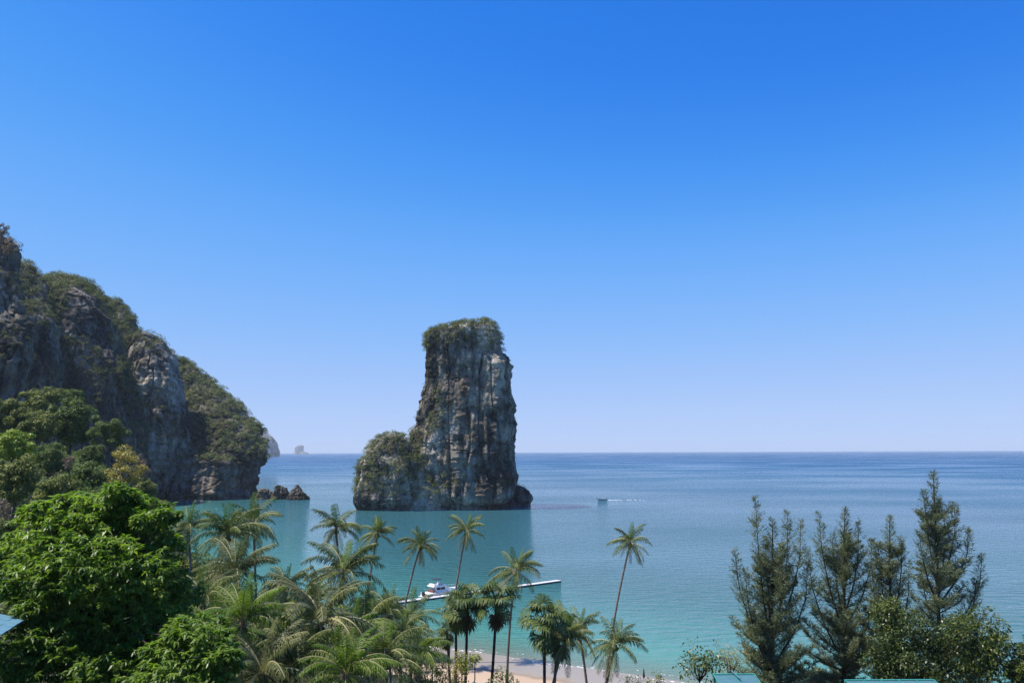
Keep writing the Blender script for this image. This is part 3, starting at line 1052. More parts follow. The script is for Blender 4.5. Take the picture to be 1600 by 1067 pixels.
trunk_top = at(160, 960, YB)
rt = root.location
tr.tube([Vector((0.3, 0, -0.5)), (at(165, 1090, YB) - rt), trunk_top - rt], [0.42, 0.32, 0.22], 8)
for (px, py, rp_, dy) in big_lobes:
    dy = dy * 0.7 - max(0, py - 850) * 0.011 - (1.8 if py > 985 and px > 235 else 0)
    c = np.array(at(px, py, YB + dy)[:])
    r = rp_ * YB / FPX
    e = Vector(c) - rt
    s = (trunk_top - rt).lerp(Vector((0, 0, 3.0)), random.uniform(0, 0.5))
    tr.tube([s, s.lerp(e, 0.5) + Vector((0, 0, 0.4)), e], [0.13, 0.08, 0.03], 5)
    ncl = int(165 * (r / 2.0) ** 2) + 40
    U = rand_dirs(ncl, g)
    U[:, 2] = U[:, 2] * 0.9 + 0.12
    cc = c + U * r * (g.uniform(0.3, 1.0, (ncl, 1)) ** 0.4) * np.array([1.08, 1.0, 0.95])
    k = 15
    A = np.repeat(cc + g.normal(0, 0.05, cc.shape), k, 0)
    out = np.repeat(U, k, 0)
    az = g.uniform(0, 2 * np.pi, ncl * k)
    hd = np.stack([np.cos(az), np.sin(az), np.zeros_like(az)], 1)
    D = unit(hd * 0.8 + out * 0.35 + np.array([0, 0, 1]) * g.uniform(-0.95, 0.25, (ncl * k, 1)))
    N = unit(np.cross(D, np.cross(np.array([0, 0, 1.0]) + 0.35 * rand_dirs(ncl * k, g), D)))
    Lf = g.uniform(0.20, 0.40, ncl * k)
    Ps.append(A + hd * 0.03)
    Ds.append(D)
    Ns.append(N)
    Ls_.append(Lf)
    Ws.append(Lf * g.uniform(0.30, 0.42, ncl * k))
P_ = np.vstack(Ps) - np.array(rt[:])
me = leaf_mesh('crown', P_, np.vstack(Ds), np.vstack(Ns), np.concatenate(Ls_), np.concatenate(Ws), bend=0.22)
link('crown', me, M['big_leaf'], root)
tr.build('trunk', M['dark_bark'], root, smooth=True)
print('big tree leaves', len(P_))

# ------------------------------------------------------------------ palms


def frond_mesh(e0, bend, seed, nl=36, L=1.0):
    """coconut frond of length 1 along +X, leaving the crown at elevation e0 and arching down by bend"""
    g = random.Random(seed)
    n = 13
    pts, tan = [Vector((0, 0, 0))], []
    side = g.uniform(-0.25, 0.25)
    for i in range(n):
        s = i / (n - 1)
        e = e0 - bend * s ** 1.25
        a = side * s * s
        tan.append(Vector((math.cos(e) * math.cos(a), math.cos(e) * math.sin(a), math.sin(e))))
        if i < n - 1:
            pts.append(pts[-1] + tan[-1] * (L / (n - 1)))
    mb = MB()
    mb.tube(pts, [0.013 * (1 - 0.85 * i / (n - 1)) + 0.002 for i in range(n)], 3, cap=False)
    roll = g.uniform(-0.5, 0.5)
    for k in range(nl):
        s = 0.13 + 0.87 * (k + g.random() * 0.6) / nl
        f = s * (n - 1)
        i = min(int(f), n - 2)
        p = pts[i].lerp(pts[i + 1], f - i)
        T = tan[i].lerp(tan[i + 1], f - i).normalized()
        B = T.cross(Vector((0, 0, 1)))
        if B.length < 0.05:
            B = Vector((0, 1, 0))
        B.normalize()
        Nv = B.cross(T).normalized()
        B2 = B * math.cos(roll * s) + Nv * math.sin(roll * s)
        ll = 0.25 * (math.sin(math.pi * min(1, 0.18 + 0.74 * s)) ** 0.7) * g.uniform(0.85, 1.1)
        w = 0.0082
        for sg in (-1, 1):
            d1 = (T * 0.6 + B2 * sg * g.uniform(0.5, 0.95) + Nv * g.uniform(-0.05, 0.2) + Vector((0, 0, -0.2 - 0.4 * g.random()))).normalized()
            d2 = (d1 * 0.55 + T * 0.1 + Vector((0, 0, -0.75 - 0.3 * g.random()))).normalized()
            q = p + d1 * ll * 0.55
            tp2 = q + d2 * ll * 0.5
            ww = T * w
            mb.add([p - ww * 0.6, p + ww * 0.6, q + ww, q - ww, tp2], [(0, 1, 2, 3), (3, 2, 4)])
    me = mb.mesh('frond')
    me.materials.append(M['frond'])
    me.materials.append(M['rachis'])
    nt_ = 3 * (n - 1)
    me.polygons.foreach_set('material_index', [1] * nt_ + [0] * (len(me.polygons) - nt_))
    return me


R_ = math.radians
FR = {}
for key, e0, bd in (('spear', 82, 14), ('up', 68, 66), ('high', 50, 92), ('mid', 30, 94), ('low', 8, 78), ('hang', -18, 58), ('drop', -48, 35)):
    FR[key] = [frond_mesh(R_(e0 + 4 * (v - 1)), R_(bd + 10 * (v - 1)), hash((key, v)) % 9999 if False else len(key) * 31 + v * 7 + int(e0) + 90) for v in range(3)]


def trunk_tube(base, top, r0, r1, bow, n=14, sides=8, ringed=True):
    mb = MB()
    b, t = Vector(base), Vector(top)
    d = t - b
    side = Vector(bow)
    pts, rad = [], []
    for i in range(n * 2):
        s = i / (n * 2 - 1)
        pts.append(b + d * s + side * (4 * s * (1 - s)))
        flare = 1 + 0.7 * math.exp(-s * 18)
        rad.append((r0 * (1 - s) + r1 * s) * flare * (1.06 if (i % 2 and ringed) else 0.97))
    mb.tube(pts, rad, sides)
    return mb.mesh('trunk', True)


def coconut_palm(px, py, Y, L, label, base=None, kind='frond', group='coconut palms by the beach', n=22, seed=0, dry=3, up=1.0, thick=0.19):
    """crown heart at photo (px, py), distance Y; base = a photo point the trunk passes through"""
    g = random.Random(seed * 13 + 5)
    top = at(px, py, Y)
    if base:
        q = at(base[0], base[1], Y)
        d = (q - top) / max(0.1, (top.z - q.z))
    else:
        d = Vector((g.uniform(-0.07, 0.07), g.uniform(-0.05, 0.05), -1))
    d.z = -1
    b = top.copy()
    for _ in range(6):
        h = b.z - tz(b.x, b.y)
        b = b + d * h
    root = empty('coconut_palm', (b.x, b.y, tz(b.x, b.y)), label, 'palm tree', group)
    rt = root.location
    lean = Vector((top.x - b.x, top.y - b.y, 0))
    bow = -lean * 0.12 + Vector((g.uniform(-.15, .15), 0, 0))
    link('trunk', trunk_tube(b - rt - Vector((0, 0, 0.4)), top - rt, thick, thick * 0.72, bow), M['palm_bark'], root)
    hub = MB()
    hub.tube([top - rt - Vector((0, 0, 0.7)), top - rt - Vector((0, 0, 0.2)), top - rt + Vector((0, 0, 0.35))], [thick * 0.8, thick * 1.5, thick * 0.5], 7)
    hub.build('leaf_base', M['frond_dry'], root, smooth=True)
    order = ['spear', 'up', 'high', 'high', 'mid', 'up', 'mid', 'low', 'high', 'low', 'mid', 'hang', 'low', 'up', 'mid', 'hang', 'high', 'low', 'drop', 'mid', 'hang', 'low', 'up', 'drop', 'mid', 'high']
    a = g.uniform(0, 6.28)
    for k in range(n):
        key = order[k % len(order)]
        o = link('frond', FR[key][g.randrange(3)], None, root, top - rt + Vector((0, 0, g.uniform(-0.1, 0.25))))
        a += 2.39996 + g.uniform(-0.25, 0.25)
        o.rotation_euler = (g.uniform(-.06, .06), g.uniform(-.08, .08), a)
        s = L * g.uniform(0.85, 1.1) * (0.8 if key in ('spear',) else 1.0)
        o.scale = (s, s, s)
        mt = kind
        if key in ('hang', 'drop') and g.random() < 0.35:
            mt = 'frond_grey'
        if key == 'spear' and kind == 'frond':
            mt = 'frond_green'
        set_mat(o, M[mt])
    for k in range(dry):
        o = link('frond', FR['drop'][k % 3], None, root, top - rt - Vector((0, 0, 0.3)))
        o.rotation_euler = (0, g.uniform(0.1, 0.4), g.uniform(0, 6.28))
        s = L * g.uniform(0.6, 0.85)
        o.scale = (s, s, s)
        set_mat(o, M['frond_dry'])
    # nuts under the crown
    nb = MB()
    for k in range(6):
        aa = k * 1.05
        c = top - rt + Vector((math.cos(aa) * 0.3, math.sin(aa) * 0.3, -0.38 - 0.1 * (k % 2)))
        nb.tube([c + Vector((0, 0, 0.16)), c + Vector((0, 0, 0.06)), c - Vector((0, 0, 0.08)), c - Vector((0, 0, 0.16))], [0.04, 0.13, 0.12, 0.03], 6)
    nb.build('coconut_cluster', M['frond_green'], root, smooth=True)
    return root


palms = [
    (985, 848, 122, 3.7, 'solitary slender coconut palm leaning out over the open water', (963, 975), 'frond'),
    (729, 830, 138, 4.0, 'slender coconut palm right of the moored boat, crown against the foot of the rock island', (717, 915), 'frond'),
    (657, 853, 132, 4.0, 'slender leaning coconut palm whose trunk crosses the left end of the white pier', (640, 937), 'frond'),
    (590, 834, 138, 3.9, 'slender coconut palm under the left end of the rock island', (576, 935), 'frond'),
    (806, 893, 118, 4.7, 'coconut palm in front of the outer end of the pier', (795, 1040), 'frond'),
    (525, 826, 112, 4.2, 'tall coconut palm rising behind the large central one', (530, 960), 'frond'),
    (537, 897, 86, 4.9, 'large central coconut palm with a dense grey-green crown and dark trunk', (528, 1040), 'frond'),
    (396, 818, 104, 4.4, 'coconut palm with the rightmost crown of the left palm cluster', (400, 1000), 'frond'),
    (356, 838, 95, 4.8, 'coconut palm in the middle of the left palm cluster', (365, 1000), 'frond'),
    (294, 826, 108, 4.0, 'coconut palm half hidden behind the right edge of the big glossy tree', (300, 1000), 'frond'),
    (368, 898, 78, 4.9, 'lower drooping coconut palm below the left palm cluster', (372, 1040), 'frond_grey'),
    (446, 918, 106, 4.1, 'small coconut palm in front of the blue water left of the central palm', (446, 1040), 'frond'),
    (378, 975, 56, 3.8, 'young green palm with upright fronds beside the big glossy tree', (380, 1080), 'frond_green'),
    (318, 945, 72, 4.2, 'coconut palm behind the lower right of the big glossy tree', (322, 1060), 'frond'),
    (425, 985, 92, 4.6, 'coconut palm with grey drooping fronds right of the young green palm', (428, 1080), 'frond'),
    (500, 975, 62, 5.2, 'low palm with long pale arching fronds left of the dark central trunk', (505, 1080), 'frond_grey'),
    (462, 1040, 58, 4.4, 'low palm at the bottom edge below the pale arching fronds', (465, 1120), 'frond'),
    (570, 985, 84, 4.6, 'low olive palm right of the dark central trunk', (575, 1080), 'frond'),
    (640, 968, 104, 4.6, 'palm at the left edge of the sandy cove with drooping fronds', (643, 1060), 'frond'),
    (606, 960, 98, 4.0, 'palm below the shore end of the pier', (608, 1060), 'frond'),
    (600, 1035, 66, 4.4, 'low palm at the bottom edge left of the yellow-green shrubs', (603, 1120), 'frond'),
    (540, 1055, 55, 4.0, 'low green palm at the bottom edge under the central palm', (543, 1120), 'frond_green'),
    (410, 1055, 54, 4.2, 'low palm at the bottom edge right of the big glossy tree', (412, 1120), 'frond_grey'),
    (335, 1000, 66, 4.4, 'green palm tucked between the big glossy tree and the young upright palm', (338, 1090), 'frond_green'),
    (440, 1005, 76, 4.6, 'olive palm under the grey drooping one, left of the pale arching fronds', (442, 1090), 'frond'),
    (545, 1000, 74, 4.6, 'green palm just right of the dark central trunk', (548, 1090), 'frond_green'),
    (625, 1000, 88, 4.4, 'green palm one row before the palm at the left edge of the cove', (628, 1090), 'frond'),
    (486, 940, 96, 4.0, 'small palm left of the dark central trunk, against the water', (488, 1050), 'frond'),
    (580, 948, 112, 3.9, 'small palm left of the shore end of the pier', (582, 1050), 'frond'),
    (655, 1025, 84, 3.9, 'low palm right behind the yellow-green shrubs', (657, 1090), 'frond_green'),
    (360, 1050, 56, 4.2, 'low palm at the bottom edge touching the big glossy tree', (362, 1120), 'frond'),
    (425, 942, 112, 3.8, 'small palm below the right side of the left palm cluster', (427, 1050), 'frond'),
    (962, 1008, 104, 4.3, 'low full coconut palm on the sand under the solitary leaning one', (950, 1066), 'frond'),
    (905, 985, 112, 4.0, 'coconut palm between the big fan palm and the low full one', (915, 1060), 'frond'),
    (884, 1000, 100, 4.0, 'dark coconut palm directly beside the big fan palm', (868, 1066), 'frond'),
]
for k, (px, py, Y, L, lab, bs, kd) in enumerate(palms):
    coconut_palm(px, py, Y, L, lab, bs, kd, seed=k, n=32 if Y < 100 else 27, dry=2 if 300 < px < 660 and py > 880 else 1)


def fan_mesh(e0, seed, pet=0.75):
    """fan palm leaf of unit size: petiole then a pleated fan of split blades"""
    g = random.Random(seed)
    mb = MB()
    T = Vector((math.cos(e0), 0, math.sin(e0)))
    mid = T * pet + Vector((0, 0, -0.02))
    mb.tube([Vector((0, 0, 0)), mid * 0.5 + Vector((0, 0, 0.03)), mid], [0.022, 0.018, 0.014], 3, cap=False)
    T2 = Vector((math.cos(e0 - 0.5), 0, math.sin(e0 - 0.5)))
    B = Vector((0, 1, 0))
    Nn = B.cross(T2) * -1
    nb = 17
    for k in range(nb):
        a = (k / (nb - 1) - 0.5) * R_(230)
        d = T2 * math.cos(a) + B * math.sin(a) - Vector((0, 0, 0.12 * abs(math.sin(a))))
        d.normalize()
        w = Vector((-math.sin(a) * T2.x, math.cos(a), -math.sin(a) * T2.z)) * 0.045
        L1 = 0.42 * g.uniform(0.8, 1.1)
        q = mid + d * L1 + Nn * (0.02 if k % 2 else -0.02)
        e = q + (d * 0.6 + Vector((0, 0, -0.75))).normalized() * 0.30 * g.uniform(0.8, 1.1)
        mb.add([mid - w * 0.1, mid + w * 0.1, q + w, q - w, e], [(0, 1, 2, 3), (3, 2, 4)])
    return mb.mesh('fan_leaf')


FAN = [[fan_mesh(R_(e), 7 * i + v) for v in range(2)] for i, e in enumerate((75, 50, 25, 0, -30, -60))]
for r_ in FAN:
    for me_ in r_:
        me_.materials.append(M['fan'])


def fan_palm(px, py, Y, size, label, base, seed, n=30):
    g = random.Random(seed)
    top = at(px, py, Y)
    q = at(base[0], base[1], Y)
    d = (q - top) / (top.z - q.z)
    d.z = -1
    b = top.copy()
    for _ in range(6):
        b = b + d * (b.z - tz(b.x, b.y))
    root = empty('fan_palm', (b.x, b.y, tz(b.x, b.y)), label, 'palm tree', 'fan palms at the sandy cove')
    rt = root.location
    link('trunk', trunk_tube(b - rt - Vector((0, 0, 0.4)), top - rt, 0.2, 0.16, (0.05, 0, 0)), M['dark_bark'], root)
    a = g.uniform(0, 6)
    for k in range(n):
        i = [0, 1, 1, 2, 2, 2, 3, 3, 3, 4, 4, 5][k % 12]
        o = link('fan_leaf', FAN[i][k % 2], None, root, top - rt + Vector((0, 0, -0.09 * i)))
        a += 2.39996
        o.rotation_euler = (g.uniform(-.25, .25), g.uniform(-.3, .25), a)
        s = size * g.uniform(0.7, 1.12)
        o.scale = (s, s, s)
        set_mat(o, M['fan'])
    for k in range(16):        # skirt of dead leaves
        o = link('fan_leaf', FAN[5][k % 2], None, root, top - rt + Vector((0, 0, -0.4 - 0.055 * k)))
        o.rotation_euler = (0, g.uniform(0.25, 0.5), g.uniform(0, 6.28))
        s = size * g.uniform(0.6, 0.85)
        o.scale = (s, s, s)
        set_mat(o, M['frond_dry'])
    return root


for k, (px, py, Y, s, lab, bs) in enumerate([
        (730, 940, 110, 2.6, 'taller fan palm on the left of the cove, crown nearest the moored boat', (727, 1060)),
        (712, 950, 116, 2.3, 'lower fan palm whose crown overlaps the left side of a taller fan palm', (712, 1050)),
        (698, 985, 120, 1.5, 'small fan palm at the left back of the cove', (702, 1050)),
        (776, 938, 108, 2.8, 'fan palm with a straight bare trunk in front of the sand', (768, 1060)),
        (850, 968, 100, 2.9, 'largest bushy fan palm at the right of the cove', (850, 1060)),
        (872, 985, 104, 2.5, 'fan palm right behind the largest bushy one', (866, 1060))]):
    fan_palm(px, py, Y, s, lab, bs, k + 3)

# ------------------------------------------------------------------ casuarinas


def casuarina(trunk_px, Y, tip, leaders, spread, label, seed, low_from=0.06):
    g = np.random.default_rng(seed)
    gr = random.Random(seed)
    tipv = at(tip[0], tip[1], Y)
    foot = at(trunk_px, 1060, Y)
    gz = tz(foot.x, Y)
    root = empty('casuarina_tree', (foot.x, Y, gz), label, 'tree', 'casuarina trees at the right shore')
    rt = root.location
    stems = []
    f0 = Vector((0, 0, -0.4))
    main = [f0, f0.lerp(tipv - rt, 0.35) + Vector((gr.uniform(-.3, .3), 0, 0)), f0.lerp(tipv - rt, 0.7), tipv - rt]
    # the main stem follows the trunk line first, then bends to the tip
    tb = MB()

    def curve(p, n):
        out = []
        for i in range(n):
            s = i / (n - 1) * (len(p) - 1)
            k = min(int(s), len(p) - 2)
            out.append(p[k].lerp(p[k + 1], s - k))
        return out
    ms = curve(main, 16)
    tb.tube(ms, [0.30 * (1 - i / 15) ** 0.8 + 0.03 for i in range(16)], 7)
    stems.append((ms, 0.34))
    Ht = (tipv - rt).z
    lb = MB()
    for (lx, ly, dy, start) in leaders:
        e = at(lx, ly, Y + dy) - rt
        s = f0.lerp(tipv - rt, start)
        mid1 = Vector((s.x + (e.x - s.x) * 0.6, s.y + (e.y - s.y) * 0.6, s.z + (e.z - s.z) * 0.35))
        mid2 = Vector((s.x + (e.x - s.x) * 0.92, s.y + (e.y - s.y) * 0.92, s.z + (e.z - s.z) * 0.68))
        cv = curve([s, mid1, mid2, e], 12)
        lb.tube(cv, [0.11 * (1 - i / 11) + 0.02 for i in range(12)], 5)
        stems.append((cv, 0.25))
    # side boughs low on the trunk, long and slightly rising
    for k in range(140):
        s0 = gr.uniform(low_from, 0.86) if k % 3 else gr.uniform(low_from, 0.34)
        s = f0.lerp(tipv - rt, s0)
        a = gr.uniform(0, 6.283)
        ln = spread * (1.0 - 1.05 * max(0, s0 - 0.2)) * gr.uniform(0.55, 1.0)
        rise = ln * (gr.uniform(0.4, 1.0) if s0 > 0.28 else gr.uniform(0.0, 0.5))
        e = s + Vector((math.cos(a) * ln, math.sin(a) * ln, rise))
        mid = s.lerp(e, 0.5) + Vector((0, 0, -0.08 * ln))
        cv = curve([s, mid, e], 8)
        lb.tube(cv, [0.06 * (1 - i / 7) + 0.012 for i in range(8)], 4)
        stems.append((cv, 0.15))
    # branchlets and needles
    P, D, N, LL = [], [], [], []
    for cv, start in stems:
        length = sum((cv[i + 1] - cv[i]).length for i in range(len(cv) - 1))
        nb = int(length * (14 if start == 0.15 else 10))
        for k in range(nb):
            s = start + (1 - start) * gr.random() ** 0.9
            f = s * (len(cv) - 1)
            i = min(int(f), len(cv) - 2)
            p = cv[i].lerp(cv[i + 1], f - i)
            T = (cv[i + 1] - cv[i]).normalized()
            rem = (1 - s) * length
            bl = min(1.8, 0.30 + rem * 0.30) * gr.uniform(0.55, 1.15)
            a = gr.uniform(0, 6.283)
            hdir = Vector((math.cos(a), math.sin(a), 0))
            d = (hdir * 0.85 + Vector((0, 0, 0.75)) + T * 0.35).normalized()
            m_ = max(3, int(bl * 4))
            for j in range(m_):
                u = (j + gr.random()) / m_
                q = p + d * (bl * u) - Vector((0, 0, 0.12 * bl * u * u))
                for _ in range(2):
                    P.append(q + Vector((gr.gauss(0, .06), gr.gauss(0, .06), gr.gauss(0, .06))))
                    dn = d * 1.1 + Vector((gr.gauss(0, .42), gr.gauss(0, .42), gr.gauss(-0.12, .4)))
                    D.append(dn)
                    N.append((gr.gauss(0, 1), gr.gauss(0, 1), gr.gauss(0, 1)))
                    LL.append(gr.uniform(0.3, 0.65))
    LL = np.array(LL)
    me = leaf_mesh('crown', np.array([tuple(p) for p in P]), np.array([tuple(p) for p in D]), np.array(N), LL, 0.035 + LL * 0.05, bend=0.12)
    link('crown', me, M['needle'], root)
    tb.build('trunk', M['dark_bark'], root, smooth=True)
    lb.build('bough', M['dark_bark'], root, smooth=True)
    print(label, len(LL))
    return root


casuarina(1203, 96, (1207, 812), [(1180, 778, 0.5, 0.37), (1230, 800, -1, 0.47), (1251, 815, 1, 0.47), (1148, 858, 0, 0.35), (1164, 890, -2, 0.30), (1222, 850, -2, 0.45), (1195, 840, 2, 0.47), (1262, 880, -1, 0.35)], 6.4,
          'casuarina with a pointed side leader, leftmost of the four', 1)
casuarina(1308, 99, (1320, 795), [(1279, 802, 0.5, 0.47), (1341, 815, -1, 0.52), (1362, 842, 1, 0.47), (1262, 860, -1, 0.35), (1300, 835, 2, 0.52), (1375, 890, 0, 0.35)], 6.4,
          'broad open casuarina with several blunt tops, second from the left', 2)
casuarina(1385, 97, (1390, 808), [(1372, 850, 0.5, 0.45), (1408, 840, -1, 0.52), (1420, 880, 1, 0.40), (1362, 890, -1, 0.40)], 5.2,
          'narrower casuarina between the broad open one and the tallest', 3)
casuarina(1468, 94, (1458, 738), [(1443, 768, 0.5, 0.57), (1492, 788, -1, 0.59), (1513, 828, 1, 0.53), (1534, 868, 0, 0.40), (1436, 830, -1.5, 0.52), (1475, 800, 2, 0.57), (1525, 905, -1, 0.38), (1440, 890, 1, 0.40)], 6.4,
          'tallest casuarina with a spire-like top, rightmost of the four', 4)

# ------------------------------------------------------------------ shrubs and small broadleaf trees near the shore


def shrub(px, py, rp_, Y, mat, label, group, leaf=0.22, n=1400, seed=0, squash=0.8, name='shrub', cat='shrub', open_=0.5, lobes=12):
    c = at(px, py, Y)
    r = rp_ * Y / FPX
    g = np.random.default_rng(seed + 900)
    gz = tz(c.x, c.y)
    root = empty(name, (c.x, c.y, min(gz, c.z - r * 0.5)), label, cat, group)
    rt = root.location
    lc = rand_dirs(lobes, g)
    lc = lc * g.uniform(0.3, 0.85, (lobes, 1)) * r * np.array([1, 0.9, squash])
    per = n // lobes
    U = rand_dirs(lobes * per, g)
    lr = np.repeat(g.uniform(0.22, 0.42, lobes), per)[:, None] * r
    P = np.repeat(lc, per, 0) + U * lr * g.uniform(0.4, 1, (len(U), 1)) ** open_
    P = P + np.array((c - rt)[:])
    D = unit(U * 0.7 + rand_dirs(len(U), g) + np.array([0, 0, -0.1]))
    N = unit(rand_dirs(len(U), g) * 0.7 + np.array([0, 0, 1.0]))
    L = leaf * g.uniform(0.6, 1.3, len(U))
    link('foliage', leaf_mesh('foliage', P, D, N, L, L * 0.55, 0.15), M[mat], root)
    mb = MB()
    st = Vector((0, 0, -0.3))
    fork = Vector(((c - rt).x * 0.5, (c - rt).y * 0.5, max(0.2, (c - rt).z - 0.8 * r)))
    mb.tube([st, fork], [0.07 + 0.02 * r, 0.05 + 0.01 * r], 6)
    for k in range(lobes):
        e = Vector(lc[k]) + (c - rt)
        mb.tube([fork, fork.lerp(e, 0.55) + Vector((0, 0, 0.1 * r)), e], [0.035, 0.022, 0.008], 4)
    mb.build('stem', M['dark_bark'], root, smooth=True)
    return root


SG = 'shrubs along the bottom of the sandy cove'
shrub(665, 1052, 34, 88, 'shrub_lime', 'yellowish shrub below the palm at the left edge of the cove', SG, 0.22, 1500, 1)
shrub(705, 1060, 30, 84, 'hill_ochre', 'reddish yellow shrub left of the fan palm trunks', SG, 0.2, 1100, 2)
shrub(722, 1036, 22, 90, 'shrub_lime', 'lime-green shrub around the fan palm trunks', SG, 0.24, 900, 3)
shrub(742, 1026, 11, 92, 'shrub_lime', 'small lime-green sprig standing above the sand', SG, 0.24, 240, 4, lobes=6)
shrub(790, 1066, 26, 88, 'almond', 'green shrub at the bottom edge in front of the sand', SG, 0.24, 1000, 5)
shrub(1025, 1064, 18, 96, 'hill_olive', 'low olive shrub on the sand right of the folded parasol', SG, 0.2, 500, 6)
shrub(985, 1068, 20, 94, 'almond', 'low shrub at the bottom edge under the full coconut palm', SG, 0.2, 500, 16)
shrub(676, 1006, 24, 112, 'hill_olive', 'olive brown shrub at the left end of the sand', SG, 0.22, 1300, 17)
shrub(612, 942, 26, 128, 'hill_olive', 'olive shrub at the shore end of the pier', SG, 0.22, 1100, 7)
shrub(575, 950, 22, 124, 'almond', 'shrub left of the shore end of the pier', SG, 0.22, 800, 8)
shrub(1092, 1030, 40, 88, 'almond', 'sparse shrub with single round leaves left of the teal pavilion', SG, 0.36, 800, 9, open_=0.3, lobes=22)
shrub(1140, 1028, 36, 90, 'hill_ochre', 'thin brownish shrub above the teal pavilion', SG, 0.16, 1300, 10, open_=0.4, lobes=18)
TG = 'small leafy trees at the right shore'
shrub(1525, 1010, 58, 86, 'almond', 'lit sea almond tree right of the tallest casuarina', TG, 0.34, 8000, 11, 1.1, 'almond_tree', 'tree', lobes=32)
shrub(1600, 1035, 44, 84, 'almond', 'yellow-green sea almond tree at the right edge', TG, 0.34, 5200, 12, 1.1, 'almond_tree', 'tree', lobes=20)
shrub(1405, 965, 42, 92, 'almond', 'leafy tree with a lit top between the two rightmost casuarinas', TG, 0.28, 4200, 13, 1.0, 'almond_tree', 'tree', lobes=20)
shrub(1440, 1020, 62, 88, 'undergrowth', 'dark leafy tree under the tallest casuarina', TG, 0.3, 8000, 14, 1.0, 'almond_tree', 'tree', lobes=32)
shrub(1380, 1030, 46, 90, 'undergrowth', 'dark leafy tree under the narrower casuarina', TG, 0.28, 5200, 15, 1.0, 'almond_tree', 'tree', lobes=22)

# undergrowth on the slope between the palms, and thicket over the wooded hillside
def ground_cover(name, N0, box, rr_, mat, leaf, k, seed, smin, hfac=1.2):
    g = np.random.default_rng(seed)
    xs = g.uniform(box[0], box[1], N0)
    ys = g.uniform(box[2], box[3], N0)
    s_ = shore_dist(xs, ys)
    ok = (s_ > np.where(xs < -20, 1.5, smin) + 4 * g.random(N0))
    xs, ys = xs[ok], ys[ok]
    zs = terrain_z(xs, ys)
    r = g.uniform(rr_[0], rr_[1], len(xs))
    U = rand_dirs(len(xs) * k, g)
    U[:, 2] = np.abs(U[:, 2])
    C = np.repeat(np.stack([xs, ys, zs], 1), k, 0)
    rr = np.repeat(r, k)[:, None]
    P_ = C + U * rr * g.uniform(0.3, 1, (len(U), 1)) ** 0.6 * np.array([1, 1, hfac])
    D = unit(U + 0.8 * rand_dirs(len(U), g))
    Nn = unit(rand_dirs(len(U), g) * 0.7 + U * 0.5 + np.array([0, 0, 0.8]))
    L = g.uniform(leaf[0], leaf[1], len(U))
    tag(link(name, leaf_mesh(name, P_, D, Nn, L, L * 0.55, 0.15), M[mat]), kind='stuff')
    print(name, len(L))


ground_cover('undergrowth', 9000, (-75, 70, 36, 235), (0.6, 1.7), 'undergrowth', (0.2, 0.5), 22, 55, 25)
ground_cover('thicket', 5200, (-230, -60, 62, 400), (1.5, 3.6), 'hill_dark', (0.4, 0.9), 60, 56, 3, 1.3)

# ------------------------------------------------------------------ pier of floating pontoons
pa = ground(560, 948, 0.45)
pb = ground(874, 906, 0.45)
pa.z = pb.z = 0
ax = (pb - pa).normalized()
ay = Vector((-ax.y, ax.x, 0))
az = Vector((0, 0, 1))
total = (pb - pa).length
root = empty('pier', pa, 'white floating pier running out from the beach past the moored boat', 'pier')
nseg = max(6, int(round(total / 3.6)))
seg = total / nseg
deck = MB()
deck.box((0, 0, 0.40), (seg - 0.12, 1.7, 0.12), (ax, ay, az))
deck_me = deck.mesh('deck_panel')
deck_me.materials.append(M['pontoon'])
fl = MB()
for sgn in (-1, 1):
    for q in (-0.27, 0.27):
        fl.box(ax * (q * seg) + ay * (sgn * 0.5) + az * 0.10, (seg * 0.42, 0.6, 0.48), (ax, ay, az))
fl_me = fl.mesh('float')
fl_me.materials.append(M['pontoon_float'])
for i in range(nseg):
    p = ax * ((i + 0.5) * seg) + Vector((0, 0, 0.015 * math.sin(i * 2.1)))
    dk = link('deck_panel', deck_me, None, root, p)
    link('float', fl_me, None, dk)
post = MB()
post.tube([(0, 0, -3), (0, 0, 1.5)], 0.08, 8)
pm = post.mesh('mooring_post')
pm.materials.append(M['steel'])
for i in range(2, nseg + 1, 4):
    link('mooring_post', pm, None, root, ax * (i * seg - 0.05) - ay * 0.96)

# ------------------------------------------------------------------ moored motor yacht
bc = ground(686, 929, 0.0)
t_ = (bc - pa).dot(ax)
bpos = pa + ax * t_ + ay * 3.0          # just beyond the pier
root = empty('motor_yacht', bpos, 'white motor yacht with a flybridge moored beyond the pier', 'boat')
yaw = math.atan2(ax.y, ax.x)
root.rotation_euler = (0, 0, yaw + 0.10)
LB = 10.2


